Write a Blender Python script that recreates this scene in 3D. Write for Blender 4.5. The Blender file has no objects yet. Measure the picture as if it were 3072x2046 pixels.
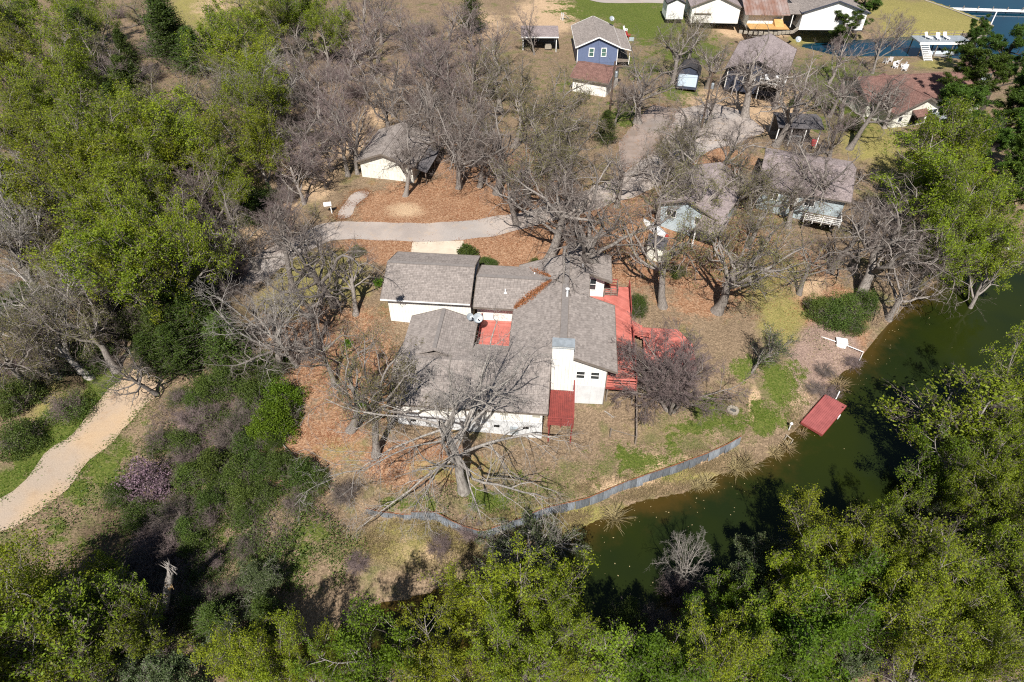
import bpy, math, random
import numpy as np
from mathutils import Vector, Matrix
random.seed(7)
SC = bpy.context.scene
COL = SC.collection
# ------------------------------------------------------------------ camera, sky, sun, exposure
FPX, PITCH, CAMZ = 1950.0, math.radians(43.0), 42.0        # focal length in photo pixels (3072 wide)
cam = bpy.data.cameras.new('camera'); cam.sensor_width = 36.0; cam.sensor_fit = 'HORIZONTAL'
cam.lens = 36.0 * FPX / 3072.0; cam.clip_start = 0.5; cam.clip_end = 9000.0
camo = bpy.data.objects.new('camera', cam); COL.objects.link(camo)
camo.location = (0, 0, CAMZ); camo.rotation_euler = (math.pi / 2 - PITCH, 0, 0); SC.camera = camo
SUN_EL, SUN_AZ = math.radians(50.0), math.radians(188.2)
world = bpy.data.worlds.new('World'); SC.world = world; world.use_nodes = True
wn = world.node_tree.nodes; wl = world.node_tree.links
sky = wn.new('ShaderNodeTexSky'); sky.sky_type = 'NISHITA'; sky.sun_disc = False
sky.sun_elevation = SUN_EL; sky.sun_rotation = SUN_AZ; sky.altitude = 100; sky.dust_density = 0.6
bg = wn['Background']; bg.inputs['Strength'].default_value = 0.05
wl.new(sky.outputs[0], bg.inputs['Color'])
sl = bpy.data.lights.new('sun', 'SUN'); sl.energy = 5.0; sl.angle = math.radians(0.5); sl.color = (1.0, 0.95, 0.88)
so = bpy.data.objects.new('sun', sl); COL.objects.link(so)
sd_ = Vector((math.sin(SUN_AZ) * math.cos(SUN_EL), math.cos(SUN_AZ) * math.cos(SUN_EL), math.sin(SUN_EL)))
so.rotation_euler = sd_.to_track_quat('Z', 'Y').to_euler(); so.location = (0, -60, 90)
SC.view_settings.view_transform = 'Standard'; SC.view_settings.look = 'None'
SC.view_settings.exposure = 0.64; SC.view_settings.gamma = 1.0; SC.view_settings.use_curve_mapping = False
SC.cycles.use_denoising = False; SC.cycles.filter_width = 1.15
SC.cycles.max_bounces = 6; SC.cycles.diffuse_bounces = 2; SC.cycles.glossy_bounces = 2
SC.cycles.transmission_bounces = 3; SC.cycles.transparent_max_bounces = 4

# ------------------------------------------------------------------ pixel -> place (survey of the photograph)
CX, CY = 1536.0, 1023.0
cp, sp = math.cos(PITCH), math.sin(PITCH)
KD = 3072.0 / 2354.0                     # survey sheet "d" is the photo shown 2354 wide
def at(px, py, z=0.0):
    a = (px - CX) / FPX; b = (CY - py) / FPX
    dx, dy, dz = a, cp + b * sp, -sp + b * cp
    t = (z - CAMZ) / dz
    return np.array((dx * t, dy * t, z))
def atd(x, y, z=0.0): return at(x * KD, y * KD, z)
def to_d(x, y, z):
    X = np.asarray(x, float); Y = np.asarray(y, float); Z = np.asarray(z, float) - CAMZ
    c = np.maximum(Y * cp - Z * sp, 0.5)
    return (CX + FPX * X / c) / KD, (CY - FPX * (Y * sp + Z * cp) / c) / KD

# ------------------------------------------------------------------ objects, tags, mesh builder
def tag(o, label=None, cat=None, group=None, kind=None):
    if label: o['label'] = label
    if cat: o['category'] = cat
    if group: o['group'] = group
    if kind: o['kind'] = kind
    return o
def empty(name, loc, rz=0.0, label=None, cat=None, group=None):
    o = bpy.data.objects.new(name, None); COL.objects.link(o); o.empty_display_size = 0.3
    o.location = tuple(float(c) for c in loc); o.rotation_euler = (0, 0, rz)
    return tag(o, label, cat, group)
def link(name, me, parent=None, loc=None, rot=None, scale=None):
    o = bpy.data.objects.new(name, me); COL.objects.link(o)
    if parent is not None: o.parent = parent
    if loc is not None: o.location = tuple(float(c) for c in loc)
    if rot is not None: o.rotation_euler = rot
    if scale is not None: o.scale = scale
    return o
def copy_tree(o, parent=None):
    c = o.copy(); COL.objects.link(c)
    if parent is not None: c.parent = parent
    for ch in list(o.children): copy_tree(ch, c)
    return c
class MB:
    def __init__(s): s.v = []; s.f = []; s.mi = []; s.uv = []; s.m = 0; s.hasuv = False
    def poly(s, pts, uv=None):
        i = len(s.v); s.v += [tuple(float(c) for c in p) for p in pts]
        s.f.append(tuple(range(i, i + len(pts)))); s.mi.append(s.m)
        if uv: s.hasuv = True
        s.uv += list(uv) if uv else [(float(p[0]), float(p[1])) for p in pts]
    def prism(s, bot, top):
        n = len(bot); s.poly(list(reversed(bot))); s.poly(top)
        for i in range(n):
            j = (i + 1) % n; s.poly([bot[i], bot[j], top[j], top[i]])
    def box(s, x0, x1, y0, y1, z0, z1):
        s.prism([(x0, y0, z0), (x1, y0, z0), (x1, y1, z0), (x0, y1, z0)], [(x0, y0, z1), (x1, y0, z1), (x1, y1, z1), (x0, y1, z1)])
    def beam(s, a, b, w, h=None, up=(0, 0, 1)):
        a = Vector(a); b = Vector(b); t = (b - a).normalized(); h = h or w
        u = Vector(up)
        if abs(t.dot(u)) > .95: u = Vector((0, 1, 0))
        x = t.cross(u).normalized(); y = x.cross(t).normalized()
        q = [x * (-w / 2) + y * (-h / 2), x * (w / 2) + y * (-h / 2), x * (w / 2) + y * (h / 2), x * (-w / 2) + y * (h / 2)]
        s.prism([a + c for c in q], [b + c for c in q])
    def tube(s, pts, r, n=8, cap=True):
        pts = [Vector(p) for p in pts]; rings = []
        rr = r if isinstance(r, (list, tuple)) else [r] * len(pts)
        for i, p in enumerate(pts):
            t = (pts[min(i + 1, len(pts) - 1)] - pts[max(i - 1, 0)]).normalized()
            u = Vector((0, 0, 1)) if abs(t.z) < .9 else Vector((1, 0, 0))
            x = t.cross(u).normalized(); y = x.cross(t)
            rings.append([p + (x * math.cos(2 * math.pi * k / n) + y * math.sin(2 * math.pi * k / n)) * rr[i] for k in range(n)])
        for A, B in zip(rings, rings[1:]):
            for k in range(n): s.poly([A[k], A[(k + 1) % n], B[(k + 1) % n], B[k]])
        if cap: s.poly(list(reversed(rings[0]))); s.poly(rings[-1])
    def lathe(s, prof, n=16, c=(0, 0, 0)):
        rings = [[(c[0] + r * math.cos(2 * math.pi * k / n), c[1] + r * math.sin(2 * math.pi * k / n), c[2] + z) for k in range(n)] for r, z in prof]
        for A, B in zip(rings, rings[1:]):
            for k in range(n): s.poly([A[k], A[(k + 1) % n], B[(k + 1) % n], B[k]])
        s.poly(list(reversed(rings[0]))); s.poly(rings[-1])
    def mesh(s, name, mats):
        me = bpy.data.meshes.new(name); me.from_pydata(s.v, [], s.f)
        for m in (mats if isinstance(mats, (list, tuple)) else [mats]): me.materials.append(m)
        if max(s.mi, default=0) > 0: me.polygons.foreach_set('material_index', s.mi)
        if s.hasuv:
            l = me.uv_layers.new(name='UVMap'); l.data.foreach_set('uv', np.array(s.uv, np.float32).ravel())
        me.update(); return me
    def build(s, name, mats, parent=None, **k): return link(name, s.mesh(name, mats), parent, **k)

# ------------------------------------------------------------------ materials
def nd(nt, t, **k):
    n = nt.nodes.new(t)
    for a, b in k.items(): setattr(n, a, b)
    return n
def setin(n, **k):
    for a, b in k.items(): n.inputs[a.replace('_', ' ')].default_value = b
    return n
def base_mat(name, rough=.8, spec=.3):
    m = bpy.data.materials.new(name); m.use_nodes = True
    b = m.node_tree.nodes['Principled BSDF']; b.inputs['Roughness'].default_value = rough
    b.inputs['Specular IOR Level'].default_value = spec
    return m, m.node_tree, b
def c4(c): return (c[0], c[1], c[2], 1.0)
def mixc(nt, fac, a, b, mode='MIX'):
    n = nt.nodes.new('ShaderNodeMix'); n.data_type = 'RGBA'; n.blend_type = mode; n.clamp_factor = True
    for v, i in ((fac, 0), (a, 6), (b, 7)):
        if isinstance(v, bpy.types.NodeSocket): nt.links.new(v, n.inputs[i])
        elif isinstance(v, (tuple, list)): n.inputs[i].default_value = c4(v)
        else: n.inputs[i].default_value = v
    return n.outputs[2]
def math_(nt, op, a, b=0.0, c=0.0):
    n = nt.nodes.new('ShaderNodeMath'); n.operation = op
    for i, v in enumerate((a, b, c)):
        if isinstance(v, bpy.types.NodeSocket): nt.links.new(v, n.inputs[i])
        else: n.inputs[i].default_value = v
    return n.outputs[0]
def maprange(nt, v, a, b, c=0.0, d=1.0):
    n = nt.nodes.new('ShaderNodeMapRange'); n.interpolation_type = 'SMOOTHSTEP'
    nt.links.new(v, n.inputs[0])
    for i, q in enumerate((a, b, c, d)): n.inputs[i + 1].default_value = q
    return n.outputs[0]
def noise(nt, vec, scale, detail=4, rough=.55):
    n = nt.nodes.new('ShaderNodeTexNoise'); n.inputs['Scale'].default_value = scale
    n.inputs['Detail'].default_value = detail; n.inputs['Roughness'].default_value = rough
    if vec is not None: nt.links.new(vec, n.inputs['Vector'])
    return n.outputs['Fac']
def bump(nt, b, h, strength, dist=.05):
    n = nt.nodes.new('ShaderNodeBump'); n.inputs['Strength'].default_value = strength; n.inputs['Distance'].default_value = dist
    nt.links.new(h, n.inputs['Height']); nt.links.new(n.outputs[0], b.inputs['Normal'])
def simple(name, c, c2=None, scale=3.0, rough=.75, spec=.3, island=0.0, obj=0.0, bmp=0.0, bscale=20.0, metal=0.0, stretch=None):
    m, nt, b = base_mat(name, rough, spec); b.inputs['Metallic'].default_value = metal
    tc = nd(nt, 'ShaderNodeTexCoord'); vec = tc.outputs['Object']
    if stretch:
        mp = nd(nt, 'ShaderNodeMapping'); mp.inputs['Scale'].default_value = stretch; nt.links.new(vec, mp.inputs[0]); vec = mp.outputs[0]
    c2 = c2 or tuple(x * .72 for x in c)
    col = mixc(nt, maprange(nt, noise(nt, vec, scale, 6, .6), .3, .7), c2, c)
    if island:
        g = nd(nt, 'ShaderNodeNewGeometry'); v = math_(nt, 'MULTIPLY_ADD', g.outputs['Random Per Island'], 2 * island, 1 - island)
        hs = nd(nt, 'ShaderNodeHueSaturation'); nt.links.new(v, hs.inputs['Value']); nt.links.new(col, hs.inputs['Color']); col = hs.outputs[0]
    if obj:
        g = nd(nt, 'ShaderNodeObjectInfo'); v = math_(nt, 'MULTIPLY_ADD', g.outputs['Random'], 2 * obj, 1 - obj)
        hs = nd(nt, 'ShaderNodeHueSaturation'); nt.links.new(v, hs.inputs['Value']); nt.links.new(col, hs.inputs['Color']); col = hs.outputs[0]
    nt.links.new(col, b.inputs['Base Color'])
    if bmp: bump(nt, b, noise(nt, vec, bscale, 4), bmp)
    return m
def leaf_mat(name, c, c2, trans=.38, hue=.014, val=.22):
    m, nt, b = base_mat(name, .55, .25)
    g = nd(nt, 'ShaderNodeNewGeometry'); oi = nd(nt, 'ShaderNodeObjectInfo')
    col = mixc(nt, g.outputs['Random Per Island'], c, tuple(x * .75 for x in c2))
    hs = nd(nt, 'ShaderNodeHueSaturation'); nt.links.new(col, hs.inputs['Color'])
    nt.links.new(math_(nt, 'MULTIPLY_ADD', oi.outputs['Random'], 2 * hue, .5 - hue), hs.inputs['Hue'])
    r2 = math_(nt, 'FRACT', math_(nt, 'MULTIPLY', oi.outputs['Random'], 7.31))
    nt.links.new(math_(nt, 'MULTIPLY_ADD', r2, 2 * val, 1 - val), hs.inputs['Value'])
    nt.links.new(hs.outputs[0], b.inputs['Base Color'])
    tr = nd(nt, 'ShaderNodeBsdfTranslucent'); nt.links.new(hs.outputs[0], tr.inputs['Color'])
    mx = nd(nt, 'ShaderNodeMixShader'); mx.inputs[0].default_value = trans
    nt.links.new(b.outputs[0], mx.inputs[1]); nt.links.new(tr.outputs[0], mx.inputs[2])
    nt.links.new(mx.outputs[0], nt.nodes['Material Output'].inputs['Surface'])
    return m
def shingle(name, ca, cb, weather=.12):
    m, nt, b = base_mat(name, .9, .15)
    tc = nd(nt, 'ShaderNodeTexCoord')
    br = nd(nt, 'ShaderNodeTexBrick'); nt.links.new(tc.outputs['UV'], br.inputs['Vector'])
    setin(br, Scale=1.0, Mortar_Size=.012, Brick_Width=.33, Row_Height=1.0, Color1=c4(ca), Color2=c4(cb), Mortar=c4([x * .5 for x in ca]))
    big = noise(nt, tc.outputs['Object'], .45, 5); fine = noise(nt, tc.outputs['Object'], 26, 3)
    mp = nd(nt, 'ShaderNodeMapping'); mp.inputs['Scale'].default_value = (3.03, 1, 1); nt.links.new(tc.outputs['UV'], mp.inputs[0])
    wn_ = nd(nt, 'ShaderNodeTexWhiteNoise'); wn_.noise_dimensions = '2D'
    fl = nd(nt, 'ShaderNodeVectorMath', operation='FLOOR'); nt.links.new(mp.outputs[0], fl.inputs[0]); nt.links.new(fl.outputs[0], wn_.inputs['Vector'])
    v = math_(nt, 'ADD', math_(nt, 'MULTIPLY_ADD', big, 2 * weather, 1 - weather), math_(nt, 'MULTIPLY_ADD', wn_.outputs['Value'], .3, -.15))
    v = math_(nt, 'ADD', v, math_(nt, 'MULTIPLY_ADD', fine, .3, -.15))
    hs = nd(nt, 'ShaderNodeHueSaturation'); nt.links.new(br.outputs['Color'], hs.inputs['Color']); nt.links.new(v, hs.inputs['Value'])
    nt.links.new(hs.outputs[0], b.inputs['Base Color'])
    return m
def siding(name, c, pitch=.2, vertical=True, dirt=.12):
    m, nt, b = base_mat(name, .6, .3)
    tc = nd(nt, 'ShaderNodeTexCoord'); sx = nd(nt, 'ShaderNodeSeparateXYZ'); nt.links.new(tc.outputs['Object'], sx.inputs[0])
    q = math_(nt, 'ADD', sx.outputs[0], sx.outputs[1]) if vertical else sx.outputs[2]
    fr = math_(nt, 'FRACT', math_(nt, 'DIVIDE', q, pitch))
    gr = maprange(nt, fr, .0, .09)
    n1 = noise(nt, tc.outputs['Object'], 1.3, 5)
    col = mixc(nt, maprange(nt, n1, .35, .75), c, tuple(x * (1 - dirt) for x in c))
    mp = nd(nt, 'ShaderNodeMapping'); mp.inputs['Scale'].default_value = (6, 6, .5); nt.links.new(tc.outputs['Object'], mp.inputs[0])
    st = noise(nt, mp.outputs[0], 1.0, 4)
    col = mixc(nt, maprange(nt, st, .52, .8, 0, .4), col, tuple(x * .6 for x in c))
    nt.links.new(col, b.inputs['Base Color']); bump(nt, b, gr, .9, .02)
    return m
def emis_none(): pass
M = {}
M['roof_grey'] = shingle('grey_shingles', (.222, .194, .178), (.278, .245, .225))
M['roof_dark'] = shingle('charcoal_shingles', (.10, .095, .10), (.13, .12, .125))
M['roof_pink'] = shingle('taupe_shingles', (.24, .20, .20), (.29, .245, .24))
M['roof_brown'] = shingle('brown_shingles', (.17, .095, .08), (.215, .125, .105))
M['white'] = siding('white_siding', (.78, .76, .71), .3)
M['white_lap'] = siding('white_lap_siding', (.80, .80, .79), .16, False, .05)
M['cream'] = siding('cream_siding', (.72, .71, .63), .4, True, .15)
M['skirt'] = siding('skirt_board', (.60, .61, .62), 1.2, True, .15)
M['blue'] = simple('blue_lap_siding', (.125, .16, .265), (.11, .14, .235), 2.0, .55)
M['navy'] = siding('dark_navy_siding', (.045, .055, .085), .16, False)
M['paleblue'] = siding('pale_blue_siding', (.40, .47, .50), .2, False, .2)
M['greygreen'] = siding('grey_green_siding', (.36, .42, .42), .2, True)
M['trim'] = simple('white_trim', (.82, .82, .80), (.72, .72, .70), 2.0, .5)
M['fascia'] = simple('weathered_fascia', (.20, .17, .145), (.11, .09, .075), 2.5, .8, stretch=(1, 1, 6))
M['glass'] = simple('window_glass', (.035, .045, .05), (.02, .025, .03), 1.0, .06, .7)
M['glass_green'] = simple('window_glass_green', (.11, .20, .17), (.05, .10, .09), 1.0, .08, .7)
M['blind'] = simple('window_blind', (.42, .40, .34), (.35, .33, .28), 3.0, .5)
M['dark'] = simple('dark_opening', (.015, .014, .013), None, 2.0, .9)
M['red_deck'] = simple('red_deck_paint', (.50, .165, .135), (.40, .12, .095), 1.2, .6, .3, 0, .13, stretch=(1, 1, 1), bmp=.1)
M['red_dark'] = simple('dark_red_stain', (.26, .055, .045), (.17, .04, .035), 2.0, .75, .3, .15)
M['red_dock'] = simple('faded_red_dock', (.36, .105, .10), (.28, .08, .078), 1.4, .7, .25, .10, .07)
M['wood_grey'] = simple('weathered_wood', (.24, .20, .165), (.13, .105, .085), 3.0, .85, stretch=(2, 2, .4))
M['wood_tan'] = simple('new_lumber', (.55, .33, .13), (.46, .26, .09), 1.5, .75)
M['pole'] = simple('utility_pole_wood', (.13, .085, .06), (.08, .055, .04), 2.0, .85, stretch=(3, 3, .3))
M['metal_white'] = simple('white_metal', (.75, .76, .77), (.62, .63, .64), 2.0, .4)
M['metal_grey'] = simple('grey_metal', (.40, .44, .47), (.28, .31, .33), 2.0, .45, metal=.3)
M['galv'] = simple('galvanised_sheet', (.28, .31, .345), (.15, .165, .19), 2.2, .45, .4, 0, .36, metal=.25, stretch=(3, 3, .6))
M['rust'] = simple('rusty_edge', (.30, .13, .06), (.18, .075, .035), 3.0, .85)
M['rustroof'] = simple('rusty_tin_roof', (.30, .25, .235), (.20, .105, .075), .55, .6, .3, .08, stretch=(1, .35, 1))
M['concrete'] = simple('concrete', (.56, .485, .385), (.47, .405, .32), .9, .85, bmp=.1)
M['black'] = simple('black_metal', (.02, .02, .022), None, 2, .5)
M['wire'] = simple('wire', (.03, .03, .032), None, 2, .5)
M['plastic_white'] = simple('white_plastic', (.82, .82, .82), (.75, .75, .76), 3, .4)
M['boat'] = simple('boat_gelcoat', (.78, .77, .76), (.55, .55, .56), 1.5, .3)
M['boat_red'] = simple('red_paint', (.45, .05, .05), None, 2, .4)
M['cover'] = simple('grey_blue_tarp', (.30, .37, .42), (.55, .60, .63), 2.2, .6, bmp=.5, bscale=3)
M['stone'] = simple('pale_stone', (.36, .32, .26), (.25, .22, .18), 4, .85, .2, .2)
M['ash'] = simple('ash', (.12, .115, .11), (.05, .05, .05), 6, .95)
M['bark'] = simple('oak_bark', (.29, .262, .238), (.125, .107, .094), 5.0, .9, .15, 0, .18, .5, 14, stretch=(3, 3, .7))
M['twig'] = simple('oak_twigs', (.20, .165, .148), (.115, .095, .085), 1.5, .9, .15, .25, .15)
M['bark_pale'] = simple('pale_bark', (.36, .335, .305), (.17, .15, .135), 3.0, .85, .15, 0, .12, .4, 14, stretch=(3, 3, .7))
M['twig_pale'] = simple('pale_twigs', (.31, .285, .26), (.20, .18, .165), 1.5, .9, .15, .25)
M['twig_purple'] = simple('purple_twigs', (.215, .165, .158), (.13, .10, .096), 1.0, .9, .15, .25, .12)
M['bark_dark'] = simple('dark_bark', (.10, .082, .068), (.05, .042, .036), 5.0, .9, .15, 0, .15, .5, 14)
M['leaf_yellow'] = leaf_mat('yellow_green_leaves', (.25, .30, .017), (.155, .215, .014))
M['leaf_olive'] = leaf_mat('olive_buds', (.24, .23, .075), (.17, .17, .055))
M['leaf_green'] = leaf_mat('fresh_green_leaves', (.13, .215, .014), (.08, .145, .012))
M['leaf_dark'] = leaf_mat('dark_evergreen', (.072, .11, .016), (.034, .058, .010), .2)
M['leaf_pine'] = leaf_mat('pine_needles', (.09, .155, .018), (.05, .09, .013), .25)
M['leaf_shrub'] = leaf_mat('shrub_leaves', (.11, .155, .03), (.06, .10, .02), .3)
M['leaf_grey'] = leaf_mat('grey_green_leaves', (.115, .15, .06), (.06, .09, .035), .25)
M['leaf_lime'] = leaf_mat('lime_leaves', (.215, .28, .02), (.14, .20, .016))
M['ridge'] = simple('ridge_shingle', (.215, .195, .183), (.17, .153, .145), 4, .9, .15)
M['leaf_pink'] = leaf_mat('redbud_blossom', (.30, .19, .25), (.20, .15, .16), .2)
M['leaf_straw'] = leaf_mat('straw_blades', (.42, .33, .18), (.27, .205, .11), .2)
M['leaf_rust'] = leaf_mat('fallen_leaves', (.30, .125, .05), (.20, .09, .04), .1)
# ------------------------------------------------------------------ terrain: banks, terrace, lake shore
WATER_Z = -4.2
def PX(lst, z): return np.array([at(x, y, z)[:2] for x, y in lst])
POND = PX([(3700, 735), (3072, 756), (2861, 812), (2760, 880), (2682, 952), (2634, 1004), (2574, 1086), (2495, 1143), (2478, 1182),
           (2408, 1265), (2347, 1330), (2326, 1360), (2275, 1390), (2145, 1429), (2058, 1477), (1906, 1507), (1840, 1538), (1710, 1599),
           (1623, 1629), (1560, 1680), (1400, 1740), (1250, 1790), (1072, 1825), (1029, 1870), (1000, 1900), (898, 1925), (868, 1973), (840, 2060),
           (820, 2200), (960, 2250), (1000, 2080), (1100, 2000), (1250, 1965), (1400, 1965), (1600, 1965), (1800, 1985), (1880, 1960), (1930, 1890), (2100, 1830),
           (2300, 1760), (2450, 1700), (2600, 1650), (2761, 1618), (2800, 1560), (2900, 1480), (3072, 1400), (3300, 1350), (3700, 1300)], WATER_Z)
LAKE = PX([(2700, -30), (2765, 0), (2978, 78), (2952, 109), (2848, 111), (2700, 112), (2560, 122), (2410, 132), (2405, 150), (2513, 178),
           (2660, 178), (2804, 178), (2878, 187), (2990, 192), (3200, 200), (3900, 150), (4600, -100), (3200, -160)], WATER_Z)
WALL = PX([(1094, 1521), (1135, 1531), (1200, 1540), (1307, 1541), (1380, 1580), (1446, 1599), (1536, 1568), (1640, 1527), (1762, 1499), (1884, 1447),
           (2014, 1403), (2127, 1362), (2185, 1335), (2232, 1305), (2262, 1275), (2271, 1247), (2262, 1220), (2240, 1203)], -2.6)
TERR = np.vstack([WALL, PX([(2150, 1150), (1900, 1180), (1500, 1420), (1200, 1420), (1000, 1480)], -2.4)])
def inside(poly, X, Y):
    r = np.zeros(X.shape, bool); n = len(poly)
    for i in range(n):
        x1, y1 = poly[i]; x2, y2 = poly[(i + 1) % n]
        if y1 == y2: continue
        c = ((y1 > Y) != (y2 > Y)) & (X < (x2 - x1) * (Y - y1) / (y2 - y1) + x1); r ^= c
    return r
def dist(line, X, Y, closed=True):
    d = np.full(X.shape, 1e9); n = len(line)
    for i in range(n if closed else n - 1):
        ax, ay = line[i]; bx, by = line[(i + 1) % n]; ex, ey = bx - ax, by - ay
        t = np.clip(((X - ax) * ex + (Y - ay) * ey) / max(ex * ex + ey * ey, 1e-9), 0, 1)
        d = np.minimum(d, (X - ax - t * ex) ** 2 + (Y - ay - t * ey) ** 2)
    return np.sqrt(d)
def sm(t): t = np.clip(t, 0, 1); return t * t * (3 - 2 * t)
def hz(x, y):
    X = np.atleast_1d(np.asarray(x, float)); Y = np.atleast_1d(np.asarray(y, float))
    dp = dist(POND, X, Y); ip = inside(POND, X, Y); dl = dist(LAKE, X, Y); il = inside(LAKE, X, Y)
    zp = np.where(ip, -4.25 - .1 * np.minimum(dp, 14), -4.22 + 1.5 * sm((dp + .5) / 5) + np.clip(.09 * (dp - 4), 0, 2.75))
    zl = np.where(il, -5.5, -4.2 + .9 * sm(dl / .8) + np.maximum(.06 * (dl - .8), 0))
    z = np.minimum(np.minimum(zp, zl), 0)
    w = dist(WALL, X, Y, False); ins = inside(TERR, X, Y) & (w > .14)
    out = (~ins) & (~ip)
    z = np.where(out, z - (1 - sm(w / 5)) * .9 * sm((dp - 1.2) / 4), z)
    z = np.where(ins, np.maximum(z, -2.62), z)
    und = .10 * np.sin(X * .31 + 1.3) * np.sin(Y * .27) + .05 * np.sin(X * .9) * np.cos(Y * .8)
    z = z + und * np.where(ip | il, 0, sm(np.minimum(dp, dl) / 8) )
    return z if np.ndim(x) else float(z[0])
def G(px, py, dz=0.0):                       # photo pixel -> point on the terrain
    z = -1.0
    for _ in range(12):
        p = at(px, py, z); z = .5 * z + .5 * (hz(p[0], p[1]) + dz)
    return at(px, py, z)
def Gd(x, y, dz=0.0): return G(x * KD, y * KD, dz)

def axis(lo, hi, step, a, b):
    c = list(np.arange(lo, hi + 1e-6, step)); s = step; x = c[-1]
    while x < b: s *= 1.35; x += s; c.append(x)
    s = step; x = c[0]; pre = []
    while x > a: s *= 1.35; x -= s; pre.append(x)
    return np.array(pre[::-1] + c)
def fineaxis(a, lo, hi): return np.unique(np.round(np.concatenate([a, np.arange(lo, hi, .25)]), 3))
gx = fineaxis(axis(-85, 108, .5, -3500, 3500), -12, 32); gy = fineaxis(axis(9, 158, .5, -900, 5000), 24, 44)
GX, GY = np.meshgrid(gx, gy); X = GX.ravel(); Y = GY.ravel(); Z = hz(X, Y)
nx, ny = len(gx), len(gy)
idx = (np.arange(ny - 1)[:, None] * nx + np.arange(nx - 1)[None, :]).ravel()
quads = np.stack([idx, idx + 1, idx + nx + 1, idx + nx], 1)
def np_mesh(name, V, Q=None, T=None, mats=(), mi=None, smooth=False):
    me = bpy.data.meshes.new(name)
    nq = 0 if Q is None else len(Q); nt_ = 0 if T is None else len(T)
    me.vertices.add(len(V)); me.vertices.foreach_set('co', np.asarray(V, np.float32).ravel())
    loops = np.concatenate([a.ravel() for a in (Q, T) if a is not None and len(a)]).astype(np.int32)
    me.loops.add(len(loops)); me.loops.foreach_set('vertex_index', loops)
    me.polygons.add(nq + nt_)
    st = np.concatenate([np.arange(nq) * 4, nq * 4 + np.arange(nt_) * 3]).astype(np.int32)
    me.polygons.foreach_set('loop_start', st)
    for m in mats: me.materials.append(m)
    if mi is not None: me.polygons.foreach_set('material_index', np.asarray(mi, np.int32))
    if smooth: me.polygons.foreach_set('use_smooth', np.ones(nq + nt_, bool))
    me.update(calc_edges=True); me.validate(); return me
gme = np_mesh('ground', np.stack([X, Y, Z], 1), quads, smooth=True)
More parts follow.
